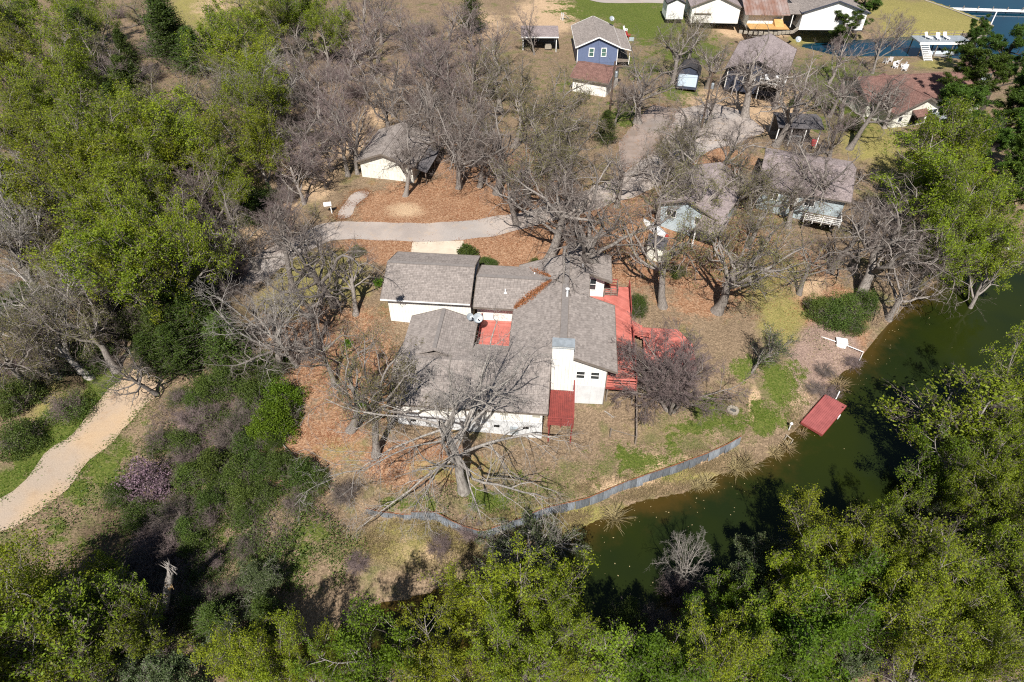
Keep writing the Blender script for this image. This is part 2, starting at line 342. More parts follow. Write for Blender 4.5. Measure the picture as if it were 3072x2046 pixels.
# cover zones: (channel, x, y, rx, ry, weight) on the survey sheet; channels g=green grass l=orange leaf litter s=sand/dirt d=dry grass b=purple brush m=dark duff
dX, dY = to_d(X, Y, Z)
infront = (Y * cp - (Z - CAMZ) * sp) > 5
ch = {k: np.zeros(len(X)) for k in 'glsdbm'}
BL = [('g', 1410, 15, 150, 45, 1), ('g', 1500, 50, 110, 60, 1), ('g', 1580, 120, 110, 60, .8), ('g', 1570, 200, 50, 40, .9), ('g', 1470, 150, 90, 40, .7), ('g', 1440, 265, 70, 50, .7),
      ('g', 1320, 190, 80, 60, .6), ('g', 1230, 190, 50, 40, .5), ('g', 1930, 200, 110, 70, .95), ('g', 1880, 280, 70, 40, .7), ('g', 1990, 270, 60, 50, .7), ('g', 1850, 150, 60, 30, .6), ('d', 2160, 50, 130, 50, 1.1), ('d', 1870, 85, 60, 30, .9), ('d', 2050, 20, 80, 30, .8),
      ('d', 2000, 320, 90, 60, .8), ('d', 2060, 380, 80, 70, .7), ('g', 2050, 350, 50, 40, .4), ('g', 2180, 150, 60, 20, .5), ('d', 2150, 148, 70, 16, .7), ('d', 2290, 590, 80, 30, .5),
      ('g', 1650, 970, 120, 60, .75), ('g', 1560, 1010, 90, 60, .7), ('g', 1450, 1060, 110, 45, .7), ('g', 1300, 1110, 150, 50, .6), ('g', 1130, 1150, 130, 40, .75), ('g', 960, 1150, 100, 35, .7),
      ('g', 1790, 890, 60, 80, .9), ('g', 1760, 960, 60, 50, .8), ('g', 1710, 850, 70, 50, .6), ('g', 1610, 930, 80, 40, .6), ('d', 1560, 1000, 200, 80, .5), ('d', 1400, 960, 90, 50, .3), ('g', 1400, 980, 60, 40, .3), ('s', 1735, 935, 14, 40, 1.0), ('s', 1500, 1060, 60, 25, .6), ('s', 1640, 1000, 50, 22, .4),
      ('d', 1760, 640, 120, 120, .6), ('d', 1800, 740, 80, 90, .7), ('g', 1800, 700, 50, 60, .35), ('l', 1780, 640, 140, 100, .5), ('l', 1870, 620, 90, 80, .5),
      ('l', 1000, 480, 180, 60, 1), ('s', 930, 485, 70, 25, .6), ('l', 1150, 440, 170, 90, .9), ('l', 1240, 560, 200, 60, 1.1), ('l', 900, 570, 120, 35, 1), ('l', 1450, 560, 150, 100, 1.1), ('l', 1640, 600, 150, 90, .95), ('l', 1600, 690, 120, 60, .6),
      ('l', 780, 850, 140, 160, .75), ('l', 720, 1010, 120, 60, .9), ('l', 700, 760, 120, 80, .6), ('d', 740, 640, 120, 70, .9), ('g', 680, 640, 60, 50, .35), ('d', 640, 700, 80, 50, .7), ('l', 960, 1060, 140, 60, .8), ('d', 1060, 1080, 160, 50, .6), ('d', 800, 1040, 120, 60, .5),
      ('l', 1000, 350, 200, 100, .5), ('s', 720, 400, 60, 60, .9), ('s', 800, 320, 45, 60, .8), ('s', 870, 250, 45, 50, .7), ('s', 930, 190, 45, 40, .8), ('s', 640, 480, 60, 50, .7), ('s', 560, 580, 60, 50, .9), ('s', 600, 520, 60, 40, .7), ('l', 640, 560, 80, 60, .4),
      ('g', 60, 1100, 90, 60, .8), ('g', 150, 1000, 90, 60, .8), ('g', 250, 880, 60, 45, .95), ('g', 215, 920, 40, 40, 1.2), ('g', 140, 1010, 50, 40, 1.1), ('g', 20, 1110, 40, 40, 1.2), ('g', 80, 1050, 50, 40, 1.3), ('g', 190, 940, 40, 40, 1.2), ('g', 280, 1030, 40, 40, .9), ('g', 180, 1130, 50, 40, .9), ('g', 230, 1080, 80, 90, .8), ('g', 330, 960, 50, 60, .6), ('g', 150, 1240, 80, 60, .6), ('g', 60, 1300, 60, 60, .5),
      ('d', 130, 930, 120, 80, .6), ('d', 60, 1040, 80, 50, .5), ('m', 130, 860, 160, 60, .8), ('m', 60, 800, 100, 60, .6), ('m', 300, 1250, 160, 120, .8), ('m', 500, 760, 90, 90, 1),
      ('g', 480, 1080, 160, 110, .45), ('b', 480, 950, 90, 60, .7), ('b', 440, 1000, 80, 80, .6), ('g', 600, 1180, 180, 110, .45), ('g', 720, 1260, 120, 70, .6), ('l', 660, 1110, 140, 60, .45), ('s', 900, 1230, 120, 60, .45), ('s', 1000, 1270, 150, 50, .45), ('d', 950, 1250, 200, 70, .7), ('d', 1300, 1190, 200, 40, .8), ('s', 1450, 1115, 160, 28, .6), ('s', 1620, 1060, 120, 28, .6), ('d', 1540, 1090, 160, 30, .6),
      ('b', 1900, 860, 75, 100, 1.3), ('s', 1850, 930, 60, 60, .5), ('l', 1960, 790, 60, 50, .6), ('l', 1880, 700, 80, 60, .7), ('s', 1860, 660, 60, 40, .6),
      ('s', 1720, 240, 140, 45, .9), ('s', 1780, 285, 120, 30, .7), ('l', 1660, 370, 70, 25, 1.2), ('l', 1560, 260, 70, 30, .4), ('s', 1250, 40, 80, 50, .8), ('s', 1100, 60, 90, 50, .6), ('s', 1740, 72, 90, 18, .9), ('d', 500, 20, 90, 45, 1.4), ('s', 500, 20, 80, 40, .6),
      ('l', 1750, 470, 120, 40, .5), ('l', 300, 60, 90, 60, .3), ('m', 300, 300, 400, 300, .25), ('m', 1500, 1450, 900, 160, .35), ('l', 2180, 1300, 160, 60, .4), ('d', 2220, 1260, 140, 40, .4), ('l', 2060, 1460, 60, 60, .4), ('l', 1730, 1500, 40, 90, .6), ('l', 520, 1420, 120, 60, .3)]
for k, bx, by, rx, ry, w in BL:
    q = ((dX - bx) / rx) ** 2 + ((dY - by) / ry) ** 2
    ch[k] = np.maximum(ch[k], np.where(infront, w * np.exp(-.7 * q), 0))
for nm, ks in (('cover_a', 'gls'), ('cover_b', 'dbm')):
    a = gme.color_attributes.new(nm, 'FLOAT_COLOR', 'POINT')
    arr = np.ones((len(X), 4), np.float32)
    for i, k in enumerate(ks): arr[:, i] = ch[k]
    a.data.foreach_set('color', arr.ravel())
def ground_mat():
    m, nt, b = base_mat('ground_cover', .95, .1)
    tc = nd(nt, 'ShaderNodeTexCoord'); P = tc.outputs['Object']
    A = nd(nt, 'ShaderNodeVertexColor', layer_name='cover_a'); B = nd(nt, 'ShaderNodeVertexColor', layer_name='cover_b')
    sa = nd(nt, 'ShaderNodeSeparateColor'); sb = nd(nt, 'ShaderNodeSeparateColor')
    nt.links.new(A.outputs[0], sa.inputs[0]); nt.links.new(B.outputs[0], sb.inputs[0])
    n1 = noise(nt, P, .35, 6, .62); n2 = noise(nt, P, 1.7, 5, .65); n3 = noise(nt, P, 9, 4, .7)
    mixn = math_(nt, 'ADD', math_(nt, 'MULTIPLY', n1, .55), math_(nt, 'ADD', math_(nt, 'MULTIPLY', n2, .3), math_(nt, 'MULTIPLY', n3, .25)))
    vo = nd(nt, 'ShaderNodeTexVoronoi'); vo.inputs['Scale'].default_value = 7.0; nt.links.new(P, vo.inputs['Vector'])
    vs = nd(nt, 'ShaderNodeSeparateColor'); nt.links.new(vo.outputs['Color'], vs.inputs[0]); rnd = vs.outputs[0]
    def lay(col, w, c1, c2, nz, k=1.1, a=.35, e=.62):
        f = maprange(nt, math_(nt, 'ADD', w, math_(nt, 'MULTIPLY', math_(nt, 'SUBTRACT', nz, .53), k)), a, e)
        f = math_(nt, 'MULTIPLY', f, maprange(nt, w, .02, .15))
        return mixc(nt, f, col, mixc(nt, rnd, c1, c2))
    inv = math_(nt, 'SUBTRACT', 1.06, mixn)
    col = mixc(nt, rnd, (.15, .108, .07), (.26, .19, .125))
    col = mixc(nt, maprange(nt, n1, .5, .66), col, mixc(nt, rnd, (.12, .115, .05), (.17, .15, .07)))
    col = lay(col, sb.outputs[2], (.075, .055, .035), (.12, .09, .055), inv)
    col = lay(col, sa.outputs[1], (.205, .10, .052), (.36, .225, .14), mixn, 1.9)
    col = lay(col, sb.outputs[0], (.27, .225, .085), (.20, .185, .06), inv)
    col = lay(col, sb.outputs[1], (.21, .145, .12), (.31, .225, .18), mixn, .6)
    col = lay(col, sa.outputs[2], (.47, .335, .215), (.40, .285, .18), mixn, .9)
    col = lay(col, sa.outputs[0], (.06, .09, .014), (.125, .14, .035), inv, 3.0, .44, .62)
    fine = math_(nt, 'ADD', math_(nt, 'MULTIPLY', n3, .9), math_(nt, 'MULTIPLY', noise(nt, P, 30, 2), .5))
    hs = nd(nt, 'ShaderNodeHueSaturation'); nt.links.new(col, hs.inputs['Color'])
    nt.links.new(math_(nt, 'MULTIPLY_ADD', fine, 2.1, -.42), hs.inputs['Value'])
    nt.links.new(hs.outputs[0], b.inputs['Base Color'])
    bump(nt, b, math_(nt, 'ADD', n3, math_(nt, 'MULTIPLY', rnd, .6)), .9, .08)
    return m
gme.materials.append(ground_mat())
tag(link('ground', gme), 'leaf strewn ground with patchy grass around the house', kind='structure')

# ------------------------------------------------------------------ water
def water_mat(name, c1, c2, shallow, bs):
    m, nt, b = base_mat(name, .05, .18)
    tc = nd(nt, 'ShaderNodeTexCoord'); P = tc.outputs['Object']
    vc = nd(nt, 'ShaderNodeVertexColor', layer_name='shallow'); ss = nd(nt, 'ShaderNodeSeparateColor'); nt.links.new(vc.outputs[0], ss.inputs[0])
    col = mixc(nt, maprange(nt, noise(nt, P, .09, 3), .35, .65), c1, c2)
    w = math_(nt, 'ADD', ss.outputs[0], math_(nt, 'MULTIPLY_ADD', noise(nt, P, .45, 6, .65), 1.1, -.55))
    col = mixc(nt, maprange(nt, w, .35, 1.0), col, shallow)
    nt.links.new(col, b.inputs['Base Color'])
    mp = nd(nt, 'ShaderNodeMapping'); mp.inputs['Scale'].default_value = (1, 3, 1); nt.links.new(P, mp.inputs[0])
    bump(nt, b, noise(nt, mp.outputs[0], bs, 3), .12, .05)
    return m
def water(name, x0, x1, y0, y1, st, mat, label, poly):
    xs = np.arange(x0, x1 + .1, st); ys = np.arange(y0, y1 + .1, st); a, b_ = np.meshgrid(xs, ys); a = a.ravel(); b_ = b_.ravel()
    n = len(xs); i = (np.arange(len(ys) - 1)[:, None] * n + np.arange(n - 1)[None, :]).ravel()
    me = np_mesh(name, np.stack([a, b_, np.full(len(a), WATER_Z)], 1), np.stack([i, i + 1, i + n + 1, i + n], 1), mats=[mat])
    s = np.exp(-dist(poly, a, b_) / 2.6); arr = np.ones((len(a), 4), np.float32); arr[:, 0] = s
    me.color_attributes.new('shallow', 'FLOAT_COLOR', 'POINT').data.foreach_set('color', arr.ravel())
    return tag(link(name, me), label, kind='structure')
water('pond', -45, 130, 2, 92, .9, water_mat('pond_water', (.017, .0235, .0035), (.011, .0175, .005), (.052, .034, .008), 1.6), 'dark green inlet of still water curving past the house', POND)
water('lake', 40, 420, 100, 640, 6, water_mat('lake_water', (.004, .036, .062), (.003, .028, .052), (.012, .04, .05), 1.2), 'deep blue open lake in the far right corner', LAKE)  # lake's blue base colour has the sky's reflection painted into it

# ------------------------------------------------------------------ roads, pad, paths : draped sheets
ROADS = []
def sheet(name, pts_d, mat, label, lift=.03, res=.5, rag=.25, kind='structure', seed=1):
    P = np.array([Gd(x, y)[:2] for x, y in pts_d]); rng = np.random.default_rng(seed)
    out = []
    for i in range(len(P)):
        a, b = P[i], P[(i + 1) % len(P)]; n = max(1, int(np.hypot(*(b - a)) / .8)); nn = np.array([-(b - a)[1], (b - a)[0]]); nn = nn / (np.hypot(*nn) + 1e-9)
        for k in range(n): out.append(a + (b - a) * k / n + nn * rng.normal(0, rag * .6))
    out = np.array(out)
    if rag > 0: out = .25 * np.roll(out, 1, 0) + .5 * out + .25 * np.roll(out, -1, 0)
    x0, y0 = out.min(0); x1, y1 = out.max(0)
    import bmesh
    from mathutils.geometry import delaunay_2d_cdt
    gxx, gyy = np.meshgrid(np.arange(x0, x1, 1.2), np.arange(y0, y1, 1.2)); gp = np.stack([gxx.ravel(), gyy.ravel()], 1)
    gp = gp[inside(out, gp[:, 0], gp[:, 1]) & (dist(out, gp[:, 0], gp[:, 1]) > .4)]
    vs = [Vector(p) for p in np.vstack([out, gp])]; n = len(out)
    r = delaunay_2d_cdt(vs, [], [list(range(n))], 1, 1e-5)
    V = np.array([(v[0], v[1]) for v in r[0]]); F = [f for f in r[2]]
    z = hz(V[:, 0], V[:, 1]) + lift
    me = bpy.data.meshes.new(name); me.from_pydata([(a[0], a[1], c) for a, c in zip(V, z)], [], [tuple(f) for f in F])
    me.materials.append(mat); me.polygons.foreach_set('use_smooth', np.ones(len(me.polygons), bool)); me.update()
    if len(me.polygons) and me.polygons[0].normal.z < 0: me.flip_normals()
    ROADS.append(out); return tag(link(name, me), label, kind=kind)
def track_mat(name, c1, c2, c3):
    m, nt, b = base_mat(name, .95, .1)
    tc = nd(nt, 'ShaderNodeTexCoord'); P = tc.outputs['Object']
    col = mixc(nt, maprange(nt, noise(nt, P, .3, 5, .6), .35, .65), c1, c2)
    col = mixc(nt, maprange(nt, noise(nt, P, 1.1, 6, .7), .52, .75), col, c3)
    col = mixc(nt, maprange(nt, noise(nt, P, .11, 4, .6), .48, .62, 0, .55), col, tuple(.5 * sum(c1) / 3 + .42 * v for v in c1))
    col = mixc(nt, maprange(nt, noise(nt, P, 4.5, 5, .75), .6, .72, 0, .5), col, tuple(v * .55 for v in c3))
    hs = nd(nt, 'ShaderNodeHueSaturation'); nt.links.new(col, hs.inputs['Color'])
    nt.links.new(math_(nt, 'MULTIPLY_ADD', noise(nt, P, 14, 4, .7), .8, .62), hs.inputs['Value'])
    nt.links.new(hs.outputs[0], b.inputs['Base Color']); bump(nt, b, noise(nt, P, 12, 4), .5, .04)
    return m
M['drive'] = track_mat('worn_asphalt', (.37, .32, .285), (.30, .26, .235), (.40, .31, .23))
M['dirt'] = track_mat('packed_dirt', (.41, .30, .195), (.37, .285, .21), (.32, .215, .13))
sheet('driveway', [(590, 585), (660, 548), (745, 514), (790, 507), (900, 513), (1000, 514), (1100, 505), (1200, 488), (1290, 462), (1370, 430), (1430, 400), (1500, 350), (1540, 300), (1560, 250), (1640, 235), (1700, 255),
                   (1760, 300), (1700, 330), (1620, 350), (1560, 400), (1490, 440), (1400, 472), (1310, 500), (1220, 522), (1120, 545), (1066, 552), (948, 556), (850, 549), (760, 552), (680, 590), (620, 640), (560, 660), (545, 630)],
      M['drive'], 'pale worn asphalt driveway winding between the oaks', .03, seed=3)
sheet('dirt_road', [(-80, 1290), (0, 1222), (60, 1192), (108, 1160), (150, 1120), (233, 1045), (300, 970), (366, 893), (392, 862), (380, 842), (335, 840), (290, 864), (258, 896), (180, 975), (110, 1045), (60, 1096), (22, 1133), (0, 1150), (-80, 1200)],
      M['dirt'], 'sandy dirt road entering from the lower left', .03, rag=.7, seed=4)
sheet('footpath', [(812, 440), (850, 436), (845, 452), (820, 470), (806, 500), (770, 505), (790, 468)], M['drive'], 'short grey path from the drive to the garage outbuilding', .035, seed=5)
sheet('street', [(1330, -6), (1560, -2), (1530, 8), (1380, 6)], M['drive'], 'strip of grey street behind the far lawn', .03, rag=.1, seed=6)
sheet('court', [(1500, 240), (1560, 250), (1540, 300), (1510, 345), (1430, 400), (1420, 330), (1470, 270)], track_mat('gravel', (.28, .225, .195), (.20, .16, .135), (.26, .16, .095)), 'rough gravel turning court under the oaks', .024, seed=7)
# ------------------------------------------------------------------ tree growing (all vectorised)
def nrm(a): return a / (np.linalg.norm(a, axis=-1, keepdims=True) + 1e-9)
def chain(S, D, L, n, gn, trop, rng):
    P = [S]; d = D
    for i in range(n):
        d = nrm(d + rng.normal(0, gn, d.shape) + np.array([0, 0, trop]))
        P.append(P[-1] + d * (L / n)[:, None])
    return np.stack(P, 1)
def along(P, t):                                     # point and tangent on each chain, t (N,)
    m = P.shape[1] - 1; f = np.clip(t * m, 0, m - 1e-4); i = f.astype(int); k = np.arange(len(P)); w = (f - i)[:, None]
    a = P[k, i]; b = P[k, i + 1]
    return a + (b - a) * w, nrm(b - a)
def sprout(P, R, per, t0, t1, amin, amax, lr, rng, lens, shape=0.35):
    N = len(P); idx = np.repeat(np.arange(N), per); k = len(idx)
    base = (np.tile(np.arange(per), N) + rng.uniform(0, 1, k)) / per
    t = t0 + (t1 - t0) * base
    S, T = along(P[idx], t)
    az = rng.uniform(0, 2 * math.pi, k); ref = nrm(rng.normal(0, 1, (k, 3))); x = nrm(np.cross(T, ref)); y = np.cross(T, x)
    an = np.radians(rng.uniform(amin, amax, k))[:, None]
    D = nrm(T * np.cos(an) + (x * np.cos(az)[:, None] + y * np.sin(az)[:, None]) * np.sin(an))
    L = lens[idx] * lr * rng.uniform(.6, 1.25, k) * (1 - shape * (t - t0) / (t1 - t0 + 1e-6))
    m = P.shape[1] - 1; rr = R[idx, np.clip((t * m).astype(int), 0, m)]
    return S, D, L, rr
def tubes(P, R, s):
    N, m, _ = P.shape
    T = np.empty_like(P); T[:, 1:-1] = P[:, 2:] - P[:, :-2]; T[:, 0] = P[:, 1] - P[:, 0]; T[:, -1] = P[:, -1] - P[:, -2]; T = nrm(T)
    ref = np.array([.31, .53, .79]) + 0 * T; A = nrm(np.cross(T, ref)); B = np.cross(T, A)
    a = np.arange(s) * 2 * math.pi / s
    V = P[:, :, None, :] + (A[:, :, None, :] * np.cos(a)[None, None, :, None] + B[:, :, None, :] * np.sin(a)[None, None, :, None]) * R[:, :, None, None]
    n_, j, k = np.meshgrid(np.arange(N), np.arange(m - 1), np.arange(s), indexing='ij')
    q = lambda jj, kk: (n_ * m + jj) * s + kk % s
    Q = np.stack([q(j, k), q(j, k + 1), q(j + 1, k + 1), q(j + 1, k)], -1).reshape(-1, 4)
    return V.reshape(-1, 3), Q
def spikes(S, E, r):
    N = len(S); T = nrm(E - S); A = nrm(np.cross(T, np.array([.31, .53, .79]))); B = np.cross(T, A)
    V = np.stack([S + A * r[:, None], S + (-.5 * A + .87 * B) * r[:, None], S + (-.5 * A - .87 * B) * r[:, None], E], 1)
    i = np.arange(N)[:, None] * 4
    T3 = np.concatenate([i + np.array([[0, 1, 3]]), i + np.array([[1, 2, 3]]), i + np.array([[2, 0, 3]])], 0)
    return V.reshape(-1, 3), T3
def leaves(C, s, rng, up=.35, asp=.6, axis_dir=None):
    N = len(C); n = nrm(rng.normal(0, 1, (N, 3)) + np.array([0, 0, up])); a = nrm(rng.normal(0, 1, (N, 3)) if axis_dir is None else axis_dir + rng.normal(0, .35, (N, 3)))
    a = nrm(a - n * (a * n).sum(-1, keepdims=True)); b = np.cross(n, a); s = s[:, None]
    V = np.stack([C - a * s, C + b * s * asp - n * s * .12, C + a * s, C - b * s * asp - n * s * .12], 1).reshape(-1, 3)
    i = np.arange(N)[:, None] * 4
    return V, i + np.array([[0, 1, 2, 3]])
class TM:                                            # gathers numpy pieces into one mesh
    def __init__(s): s.V = []; s.Q = []; s.T = []; s.mq = []; s.mt = []; s.n = 0
    def q(s, vq, mi=0): s.V.append(vq[0]); s.Q.append(vq[1] + s.n); s.mq.append(np.full(len(vq[1]), mi)); s.n += len(vq[0])
    def t(s, vt, mi=0): s.V.append(vt[0]); s.T.append(vt[1] + s.n); s.mt.append(np.full(len(vt[1]), mi)); s.n += len(vt[0])
    def mesh(s, name, mats, smooth=False):
        Q = np.concatenate(s.Q) if s.Q else np.zeros((0, 4), int); T = np.concatenate(s.T) if s.T else np.zeros((0, 3), int)
        return np_mesh(name, np.concatenate(s.V), Q, T, mats, np.concatenate(s.mq + s.mt), smooth)
def grow(seed, H=11.0, r0=.40, trunkL=.52, lean=.06, limbs=8, per=(7, 6, 5, 3), ang=((30, 75), (28, 70), (28, 70), (25, 65), (20, 60)), gn=(.08, .26, .30, .28, .24),
         trop=(.04, .05, .03, .02, .02), lr=(.62, .5, .52, .58, .6), rmin=(.06, .024, .0105, .0065), limb_t=(.58, 1.0), stems=1, seg=(7, 8, 6, 4, 2), spread=None, limbw=.62):
    rng = np.random.default_rng(seed)
    ts = TM(); tw = TM()
    S = np.zeros((stems, 3)); S[:, :2] = rng.normal(0, .12 * (stems > 1), (stems, 2)); S[:, 2] = -.35
    D = nrm(np.stack([rng.normal(0, lean, stems), rng.normal(0, lean, stems), np.ones(stems)], 1))
    if stems > 1:
        az = np.arange(stems) * 2 * math.pi / stems + rng.uniform(0, .6, stems); D = nrm(np.stack([np.cos(az) * .45, np.sin(az) * .45, np.ones(stems)], 1))
    L0 = np.full(stems, H * trunkL) * rng.uniform(.9, 1.1, stems)
    P0 = chain(S, D, L0, seg[0], gn[0], trop[0], rng); t = np.linspace(0, 1, seg[0] + 1)
    R0 = np.tile(r0 * (1 - .38 * t) * (1 + .7 * np.exp(-t * 9)), (stems, 1)) * (1 if stems == 1 else .5)
    ts.q(tubes(P0, R0, 10))
    lens = np.full(stems, H)
    levels = [(P0, R0)]; P, R = P0, R0; n_per = [limbs] + list(per)
    out = {}
    for lv in range(1, 6):
        t0, t1 = (limb_t if lv == 1 else (.22, 1.0))
        S, D, L, rr = sprout(P, R, n_per[lv - 1], t0, t1, ang[lv - 1][0], ang[lv - 1][1], lr[lv - 1], rng, lens if lv == 1 else LL, .3)
        if lv == 1 and spread: D = nrm(D * np.array([spread, spread, 1]))
        if lv == 5:
            E = S + D * L[:, None]; rad = np.full(len(S), rmin[3]); tw.t(spikes(S, E, rad)); out['tips'] = E; out['tipdir'] = D; break
        n = seg[lv]
        P = chain(S, D, L, n, gn[lv], trop[lv], rng); tt = np.linspace(0, 1, n + 1)
        rb = np.clip(rr * (limbw if lv == 1 else .55), rmin[min(lv - 1, 3)] * .9, None)
        if lv == 1: rb = np.clip(rb * rng.uniform(.65, 1.15, len(rb)), .05, None)
        R = rb[:, None] * (1 - .72 * tt)[None, :]
        R = np.maximum(R, rmin[min(lv - 1, 3)] * .55)
        (ts if lv <= 2 else tw).q(tubes(P, R, {1: 7, 2: 5, 3: 4, 4: 3}[lv]))
        LL = L; out[lv] = P
    out['rng'] = rng
    return ts, tw, out
PROTO = {}
def tree_proto(key, ts, tw, barkm, crownm, name_crown='crown'):
    PROTO.setdefault(key, []).append((ts.mesh('trunk', barkm, True), tw.mesh(name_crown, crownm)))
def addleaf(tw, o, n, s0, s1, mi=1, jit=.25, frac_tip=.7, up=.35, asp=.6, clump=0):
    rng = o['rng']; tips = o['tips']; L4 = o[4].reshape(-1, 3)
    w = np.ones(len(tips))
    if clump: w = np.clip(np.sin(tips[:, 0] * clump + 1.7) * np.sin(tips[:, 1] * clump + .4) * np.sin(tips[:, 2] * clump * 1.2) + .55, .02, None)
    k = int(n * frac_tip); C = np.concatenate([tips[rng.choice(len(tips), k, p=w / w.sum())], L4[rng.integers(0, len(L4), n - k)]])
    C = C + rng.normal(0, jit, C.shape)
    tw.q(leaves(C, s0 + (s1 - s0) * rng.uniform(0, 1, len(C)) ** 1.6, rng, up, asp), mi)
# grey bare oaks
for sd in (11, 12, 13, 14):
    ts, tw, o = grow(sd, H=11, lean=.12)
    tree_proto('bare', ts, tw, [M['bark']], [M['twig']])
# budding oaks : same habit with sparse olive buds
for sd in (21, 22, 23):
    ts, tw, o = grow(sd, H=11, lean=.12, per=(7, 6, 5, 3)); addleaf(tw, o, 6500, .03, .075, jit=.1)
    tree_proto('bud', ts, tw, [M['bark']], [M['twig'], M['leaf_olive']])
# purple-grey upright thin trees of the thicket
for sd in (31, 32, 33):
    ts, tw, o = grow(sd, H=12, r0=.17, trunkL=.55, limbs=11, per=(6, 6, 5, 3), ang=((22, 50), (20, 50), (20, 50), (20, 50), (15, 45)), gn=(.06, .12, .15, .16, .15), trop=(.03, .10, .08, .06, .04), lr=(.44, .48, .5, .55, .7), limb_t=(.25, 1))
    tree_proto('thin', ts, tw, [M['bark']], [M['twig_purple']])
# leafing yellow-green trees
for sd in (41, 42, 43, 44):
    ts, tw, o = grow(sd, H=11, r0=.22, trunkL=.5, limbs=11, per=(7, 6, 5, 3), ang=((28, 62), (25, 60), (25, 60), (25, 60), (20, 60)), gn=(.06, .15, .18, .2, .2), trop=(.03, .09, .06, .04, .03), lr=(.50, .5, .5, .55, .6), limb_t=(.32, 1))
    addleaf(tw, o, 27000, .025, .095, jit=.13, clump=1.5, up=1.1)
    tree_proto('leafy', ts, tw, [M['bark']], [M['twig'], M['leaf_yellow']])
for sd in (51, 52):
    ts, tw, o = grow(sd, H=9, r0=.16, trunkL=.5, limbs=11, per=(7, 6, 5, 3), ang=((28, 62), (25, 60), (25, 60), (25, 60), (20, 60)), gn=(.06, .15, .18, .2, .2), trop=(.03, .09, .06, .04, .03), lr=(.5, .5, .5, .55, .6), limb_t=(.25, 1))
    addleaf(tw, o, 24000, .03, .11, jit=.15, clump=1.7, up=1.1)
    tree_proto('green', ts, tw, [M['bark_pale']], [M['twig'], M['leaf_green']])
for sd in (55, 56):
    ts, tw, o = grow(sd, H=8, r0=.14, trunkL=.5, limbs=11, per=(7, 6, 5, 3), ang=((28, 62), (25, 60), (25, 60), (25, 60), (20, 60)), limb_t=(.25, 1), lr=(.5, .5, .5, .55, .6))
    addleaf(tw, o, 18000, .05, .11, jit=.15, clump=1.2)
    tree_proto('sage', ts, tw, [M['bark_pale']], [M['twig_pale'], M['leaf_grey']])
for sd in (57, 58):
    ts, tw, o = grow(sd, H=8, r0=.12, trunkL=.6, limbs=12, per=(7, 6, 5, 3), ang=((18, 45), (20, 45), (20, 50), (20, 50), (20, 50)), gn=(.05, .1, .13, .16, .16), trop=(.03, .1, .08, .06, .04), limb_t=(.15, 1), lr=(.42, .5, .5, .55, .6))
    addleaf(tw, o, 9000, .03, .09, jit=.12, clump=1.6, up=1.0)
    tree_proto('lime', ts, tw, [M['bark_pale']], [M['twig'], M['leaf_lime']])
# pale bare trees (sycamore-like limbs)
for sd in (61, 62):
    ts, tw, o = grow(sd, H=11, r0=.24, trunkL=.4, limbs=9, per=(7, 6, 5, 3), ang=((20, 50), (22, 55), (25, 60), (25, 60), (20, 60)), gn=(.05, .12, .18, .2, .2), trop=(.03, .07, .04, .03, .03), lr=(.62, .5, .5, .55, .6), limb_t=(.35, 1))
    tree_proto('pale', ts, tw, [M['bark_pale']], [M['twig_pale']])
# cedar : dense dark cone
for sd, H, R in ((71, 10, 3.0), (72, 9, 3.6)):
    rng = np.random.default_rng(sd); ts = TM(); tw = TM()
    P = chain(np.array([[0, 0, -.3]]), np.array([[0.02, .01, 1.]]), np.array([H * .97]), 8, .02, .05, rng); ts.q(tubes(P, np.linspace(.17, .02, 9)[None, :], 8))
    n = 300; h = rng.uniform(.05, .98, n); az = rng.uniform(0, 2 * math.pi, n); L = R * (1 - h) ** .75 * rng.uniform(.55, 1.15, n) + .15
    S = np.stack([0 * h, 0 * h, h * H], 1); D = nrm(np.stack([np.cos(az), np.sin(az), rng.uniform(.1, .6, n)], 1)); B = chain(S, D, L, 4, .1, .06, rng)
    tw.q(tubes(B, np.linspace(.03, .008, 5)[None, :].repeat(n, 0), 3))
    k = 13000; bi = rng.integers(0, n, k); C, T = along(B[bi], rng.uniform(.25, 1, k)); C = C + rng.normal(0, .17, C.shape)
    tw.q(leaves(C, rng.uniform(.06, .14, k), rng, .3, .4, T), 1)
    tree_proto('cedar', ts, tw, [M['bark_dark']], [M['twig'], M['leaf_dark']])
# pine : clumped needles on long limbs
for sd in (81, 82):
    rng = np.random.default_rng(sd); ts, tw, o = grow(sd, H=15, r0=.26, trunkL=.85, limbs=16, per=(5, 4, 3, 2), ang=((45, 80), (30, 60), (30, 60), (25, 60), (20, 60)), gn=(.03, .12, .16, .2, .2), trop=(.03, .06, .08, .06, .03), lr=(.27, .5, .5, .6, .6), limb_t=(.35, 1))
    cc = o[3][:, -1]; k = 34000; i = rng.integers(0, len(cc), k); u = nrm(rng.normal(0, 1, (k, 3)) + np.array([0, 0, .4])); C = cc[i] + u * rng.uniform(.05, .42, (k, 1))
    tw.q(leaves(C, rng.uniform(.10, .20, k), rng, .2, .22, u), 1)
    tree_proto('pine', ts, tw, [M['bark_dark']], [M['twig'], M['leaf_pine']])
